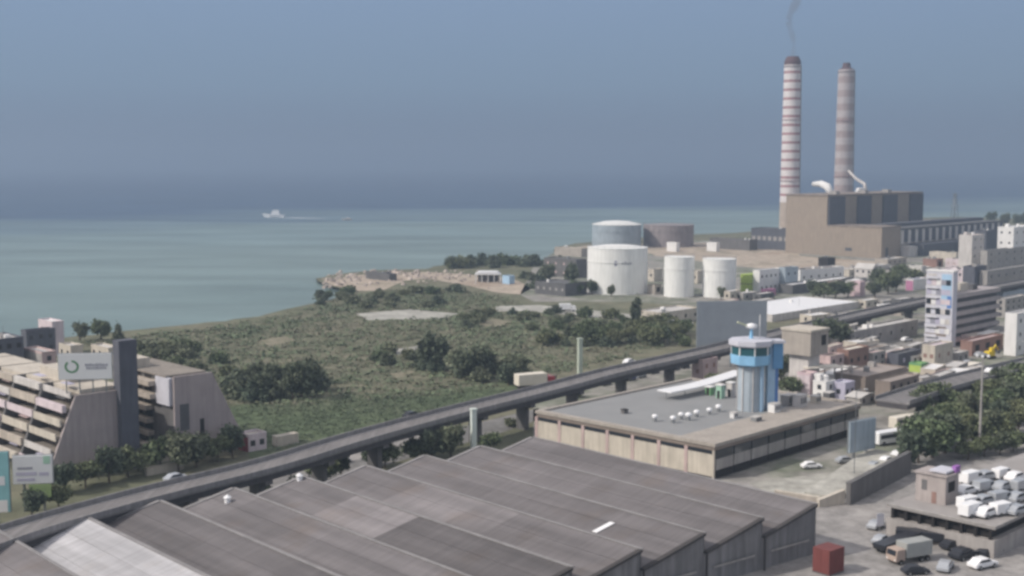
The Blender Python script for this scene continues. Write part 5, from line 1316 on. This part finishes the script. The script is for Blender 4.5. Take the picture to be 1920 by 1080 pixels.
for i, (a, b, m) in enumerate(cl):
    car(a, b, m, '%s car parked among the town buildings at the right, number %s from the left' % (cn[m], ['one', 'two', 'three', 'four', 'five', 'six', 'seven', 'eight', 'nine', 'ten', 'eleven', 'twelve'][i]), random.uniform(.3, 1.2), sc=1.1, group='cars parked among the town buildings')
tk = make_truck('delivery_truck', 'white and pale red delivery truck behind the elevated road in the middle', 'truck', 'car_red', 'cream_roof', 9, P(1003, 728, 2.03)); tk.rotation_euler = (0, 0, radians(25)); tk.scale = (1.3,) * 3
tk = make_truck('delivery_truck', 'small white truck parked by the road left of the dark sheds', 'truck', 'white_paint', 'white_paint', 7, P(1064, 584, 2.03)); tk.rotation_euler = (0, 0, radians(5))
b_('roadside_hut', 'small brown hut behind the elevated road right of the delivery truck', 1014, 1026, 1042, 728, 706, wall='roof_brown', roof='cream', wl=(1, 1))

# ================================================================= VEGETATION
# rubble along the headland
rb = np.random.RandomState(4); m = MB()
for i in range(260):
    t_ = rb.rand(); px = 606 + t_ * 330; py = 524 - 12 * math.sin(t_ * 3) + rb.normal() * 6 + (8 if rb.rand() < .4 else 0)
    if py < 508: continue
    x, y, _ = P(px, py, 2); e = rb.uniform(.5, 2.2); an = rb.uniform(0, 3)
    pts = [(x + e * rb.uniform(.6, 1) * cos(an + k * 1.257), y + e * rb.uniform(.6, 1) * sin(an + k * 1.257)) for k in range(5)]
    m.extrude([(p, q, 1.9) for p, q in pts], [(x + (p - x) * .6, y + (q - y) * .6, 2 + e * rb.uniform(.3, .8)) for p, q in pts])
tag(m.build('rubble', 'rubble_stone'), 'pale broken stones scattered over the sandy headland', 'rubble', kind='stuff')
# named trees
T = tree
for a, b, s, k, l in ((120, 925, .95, 'dark', 'dark tree at the foot of the grey leaning wall, farthest left'), (160, 915, .95, 'broad', 'green tree before the grey leaning wall, second from the left'),
    (205, 905, 1.15, 'dark', 'dark bushy tree in front of the tower shaft foot'), (240, 895, 1.1, 'broad', 'green tree right of the tower shaft foot'),
    (300, 882, 1.15, 'broad', 'green tree before the balconies between the leaning blocks'), (335, 884, 1.35, 'dark', 'tall dark tree in front of the right leaning wall'),
    (368, 876, 1.2, 'dark', 'dark tree at the middle of the right leaning wall foot'), (408, 866, 1.0, 'broad', 'tree at the right half of the right leaning wall foot'), (436, 858, 1.1, 'dark', 'dark tree at the right corner of the right leaning wall'),
    (60, 968, .8, 'dark', 'low dark tree below the white lower left billboard'), (110, 950, .8, 'broad', 'low tree right of the lower left billboard posts'),
    (92, 652, 1.2, 'dark', 'dark tree beside the pinkish skyline house at the left'), (150, 640, 1.2, 'dark', 'dark tree on the shore above the rooftop billboard, left one'), (190, 638, 1.2, 'broad', 'tree on the shore above the rooftop billboard, right one'),
    (222, 655, 1.0, 'pine', 'dark pine rising behind the tower shaft top'),
    (605, 905, .95, 'broad', 'tree overhanging the warehouse ridge, left of the blue vent'), (640, 895, .8, 'dark', 'small dark tree behind the warehouse ridge next to the parked white cars'),
    (690, 875, .9, 'dark', 'dark tree under the elevated road behind the sawtooth notch'), (722, 878, 1.0, 'broad', 'olive green tree behind the warehouse roof left of the dark shaded trees'),
    (810, 868, 1.15, 'dark', 'dark round tree under the elevated road left of the white pillar'), (845, 862, 1.2, 'dark', 'second dark round tree under the elevated road left of the white pillar'), (780, 865, .9, 'broad', 'greener tree left of the dark round trees'),
    (918, 850, .9, 'broad', 'tree just right of the white pillar'), (500, 925, .7, 'shrub_dark', 'dark low shrub under the road left of the street trees'), (560, 915, .9, 'shrub_dark', 'dark low shrub behind the warehouse ridge'),
    (1080, 745, .8, 'shrub', 'green shrub behind the left corner of the flat roofed block'), (960, 800, .8, 'shrub_olive', 'olive shrub behind the warehouse top left of the flat roofed block'),
    (1190, 612, 1.4, 'pine', 'dark slim tree by the end of the pale road'), (1110, 552, 1.1, 'dark', 'dark tree against the foot of the biggest white tank, left one'), (1146, 556, .8, 'dark', 'small dark tree against the foot of the biggest white tank, right one'),
    (1352, 562, .9, 'dark', 'small dark tree before the rightmost white tank'), (1080, 552, 1.2, 'broad', 'green tree left of the biggest white tank'),
    (1464, 720, 1.3, 'dark', 'dark green tree right of the blue lift shaft'), (1480, 745, 1.0, 'broad', 'green tree at the foot of the water tower'), (1545, 660, 1.7, 'dark', 'dark tree right of the water tower head, left one'), (1568, 655, 1.6, 'dark', 'dark tree right of the water tower head, right one'),
    (1340, 735, .9, 'broad', 'small green tree behind the roof booths')):
    T(k, a, b, s, l)
# hedge of trees along the right
hg = [(1700, 880, 1.3), (1722, 868, 1.5), (1748, 858, 1.5), (1772, 850, 1.5), (1800, 843, 1.4), (1826, 838, 1.3), (1852, 830, 1.2), (1880, 828, 1.1), (1908, 815, 1.2), (1730, 836, 1.3), (1760, 824, 1.3), (1790, 812, 1.3), (1815, 800, 1.2),
      (1842, 792, 1.2), (1868, 780, 1.3), (1895, 768, 1.4), (1920, 755, 1.5), (1850, 760, 1.2), (1880, 745, 1.3), (1815, 862, .8), (1845, 856, .8), (1875, 852, .8), (1900, 848, .8), (1925, 844, .8), (1870, 812, 1.3), (1910, 800, 1.3), (1910, 728, 1.4), (1940, 770, 1.4), (1745, 775, 1.3), (1775, 770, 1.2), (1722, 785, 1.1), (1936, 735, 1.4), (1800, 778, 1.1)]
for i, (a, b, s) in enumerate(hg): T(('dark', 'broad', 'broad')[i % 3], a, b, s, 'dense green tree in the hedge band around the lamp mast at the right', 'trees of the hedge band at the right')
# trees in the depot
dp = [(1525, 560, 1.5), (1545, 562, 1.5), (1566, 560, 1.4), (1590, 558, 1.4), (1650, 545, 1.8), (1665, 552, 1.8), (1680, 548, 1.6), (1690, 530, 1.6), (1640, 558, 1.3), (1715, 530, 1.4)]
for i, (a, b, s) in enumerate(dp): T(('dark', 'broad')[i % 2], a, b, s, 'dark green tree in the depot below the power station', 'trees in the depot')
far = [(1860, 425, 2.2), (1885, 424, 2.2), (1905, 425, 2.2), (1925, 424, 2.2), (1880, 440, 2.0), (1060, 500, 1.6), (1845, 470, 1.7)]
for i, (a, b, s) in enumerate(far[:4]): T('dark', a, b, s, 'tree of the shore row at the right edge, against the sea', 'shore trees at the right edge')
for px in (860, 885, 905, 925, 850, 872, 940, 960, 985, 1005): T('shrub_dark' if px % 2 else 'shrub', px, 498 + random.uniform(-2, 4) + max(0, (900 - px) * .08), 2.3, 'dark shrub on the seaward rim behind the open pavilion', 'shrubs behind the pavilion')
# thickets in the field
def thicket(x0, x1, y0, y1, n, s, kinds, label, group, seed=1):
    r = random.Random(seed)
    for i in range(n):
        T(r.choice(kinds), r.uniform(x0, x1), r.uniform(y0, y1), s * r.uniform(.75, 1.25), label, group)
thicket(415, 600, 718, 752, 30, 1.35, ['shrub_dark', 'dark', 'shrub_dark'], 'dark bush of the thicket right of the leaning block', 'bushes of the left thicket', 2)
thicket(430, 560, 700, 720, 8, 1.3, ['shrub_dark', 'shrub'], 'dark bush on the back edge of the thicket right of the leaning block', 'back bushes of the left thicket', 12)
thicket(790, 835, 690, 702, 5, 1.3, ['dark', 'shrub_dark'], 'very dark bush of the small clump in the middle of the field', 'bushes of the middle clump', 3)
thicket(865, 985, 695, 724, 22, 1.3, ['shrub_dark', 'shrub_dark', 'dark', 'shrub'], 'dark bush of the thicket beside the elevated road in mid field', 'bushes of the right thicket', 4)
thicket(1010, 1290, 618, 650, 46, 1.1, ['broad', 'shrub_dark', 'broad', 'shrub'], 'green tree of the wood between the field and the grey billboard', 'trees of the wood left of the grey billboard', 5)
thicket(700, 790, 660, 690, 7, 1.1, ['shrub', 'shrub_olive', 'shrub_dark'], 'bush near the short pale track', 'bushes near the track', 6)
thicket(870, 1180, 585, 620, 30, 1.1, ['shrub_dark', 'shrub', 'shrub_olive'], 'bush below the pale road in the upper field', 'bushes below the pale road', 7)
thicket(240, 420, 655, 700, 16, 1.2, ['shrub', 'shrub_olive', 'shrub_dark'], 'bush in the field beyond the terraced building', 'bushes beyond the terraced building', 8)
thicket(600, 860, 545, 580, 22, 1.3, ['shrub_olive', 'shrub', 'shrub_dark'], 'bush on the slope behind the headland', 'bushes behind the headland', 9)
thicket(980, 1090, 500, 545, 14, 1.5, ['shrub_dark', 'dark', 'shrub'], 'dark bush left of the tank farm', 'bushes left of the tank farm', 10)

# low scrub over the whole field, uncounted
def scrub(name, poly_px, n, m, size, seed, label, dens=11, lush=False):
    r = np.random.RandomState(seed); vs = []; fs = []; k = 0
    pl = [P(a, b, 2)[:2] for a, b in poly_px]; xs = [p[0] for p in pl]; ys = [p[1] for p in pl]
    def inside(x, y, pl=pl):
        c = False; j = len(pl) - 1
        for i in range(len(pl)):
            if (pl[i][1] > y) != (pl[j][1] > y) and x < (pl[j][0] - pl[i][0]) * (y - pl[i][1]) / (pl[j][1] - pl[i][1]) + pl[i][0]: c = not c
            j = i
        return c
    cnt = 0
    centers = [(r.uniform(min(xs), max(xs)), r.uniform(min(ys), max(ys)), r.uniform(5, 22)) for _ in range(120)]
    while cnt < n:
        if r.rand() < .7:
            c = centers[r.randint(120)]; x, y = c[0] + r.normal() * c[2], c[1] + r.normal() * c[2]
        else: x, y = r.uniform(min(xs), max(xs)), r.uniform(min(ys), max(ys))
        if not inside(x, y) or any(inside(x, y, e_) for e_ in EXCL): cnt += .02; continue
        cnt += 1; R = size * r.uniform(.4, 1.3)
        for q in range(dens):
            p = np.array((x, y, 2)) + r.normal(size=3) * (R * .5, R * .5, 0) + (0, 0, abs(r.normal()) * R * .22)
            a = r.normal(size=3) * (1, 1, .35); a /= np.linalg.norm(a); b = np.cross((r.normal() * .35, r.normal() * .35, 1), a); b /= np.linalg.norm(b); s = R * r.uniform(.12, .28)
            vs += [tuple(p - a * s - b * s * .7), tuple(p + a * s - b * s * .7), tuple(p + a * s * .8 + b * s * .7), tuple(p - a * s * .8 + b * s * .7)]; fs.append((k, k + 1, k + 2, k + 3)); k += 4
    me = bpy.data.meshes.new(name); me.from_pydata(vs, [], fs); me.materials.append(MATS[m]); o = bpy.data.objects.new(name, me); COL.objects.link(o); tag(o, label, 'scrub', kind='stuff')
field_px = [(150, 642), (360, 618), (480, 602), (570, 582), (650, 560), (700, 548), (800, 540), (880, 545), (960, 560), (1000, 590), (1180, 606), (1290, 640), (1100, 690), (860, 740), (600, 760), (430, 760), (380, 700), (240, 690)]
scrub('scrub', field_px, 3800, 'leaf_olive', 1.5, 1, 'olive scrub covering the green field between the sea and the elevated road')
scrub('scrub', field_px, 3000, 'leaf_dry', 1.3, 2, 'dry grass tufts among the scrub of the field')
scrub('scrub', field_px, 2600, 'leaf_green', 2.0, 3, 'green low bushes among the scrub of the field')
mat('leaf_lush', (.105, .135, .080), rough=.8, var=.3, scale=.4, island=.35)
scrub('grass', [(435, 765), (600, 750), (860, 735), (960, 728), (780, 785), (600, 830), (500, 850), (460, 830)], 2200, 'leaf_lush', .9, 4, 'bright green grass between the left thicket and the elevated road')

# ================================================================= HAZE
hz = B(-14000, 14000, -400, 26500, -3, 222).build('haze', 'concrete'); tag(hz, kind='stuff')
m = bpy.data.materials.new('haze'); m.use_nodes = True; t = m.node_tree; t.nodes.clear()
o = t.nodes.new('ShaderNodeOutputMaterial'); v = t.nodes.new('ShaderNodeVolumePrincipled'); v.inputs['Color'].default_value = (.375, .475, .61, 1); v.inputs['Density'].default_value = HAZE; v.inputs['Anisotropy'].default_value = .2
t.links.new(v.outputs[0], o.inputs['Volume']); hz.data.materials.clear(); hz.data.materials.append(m)
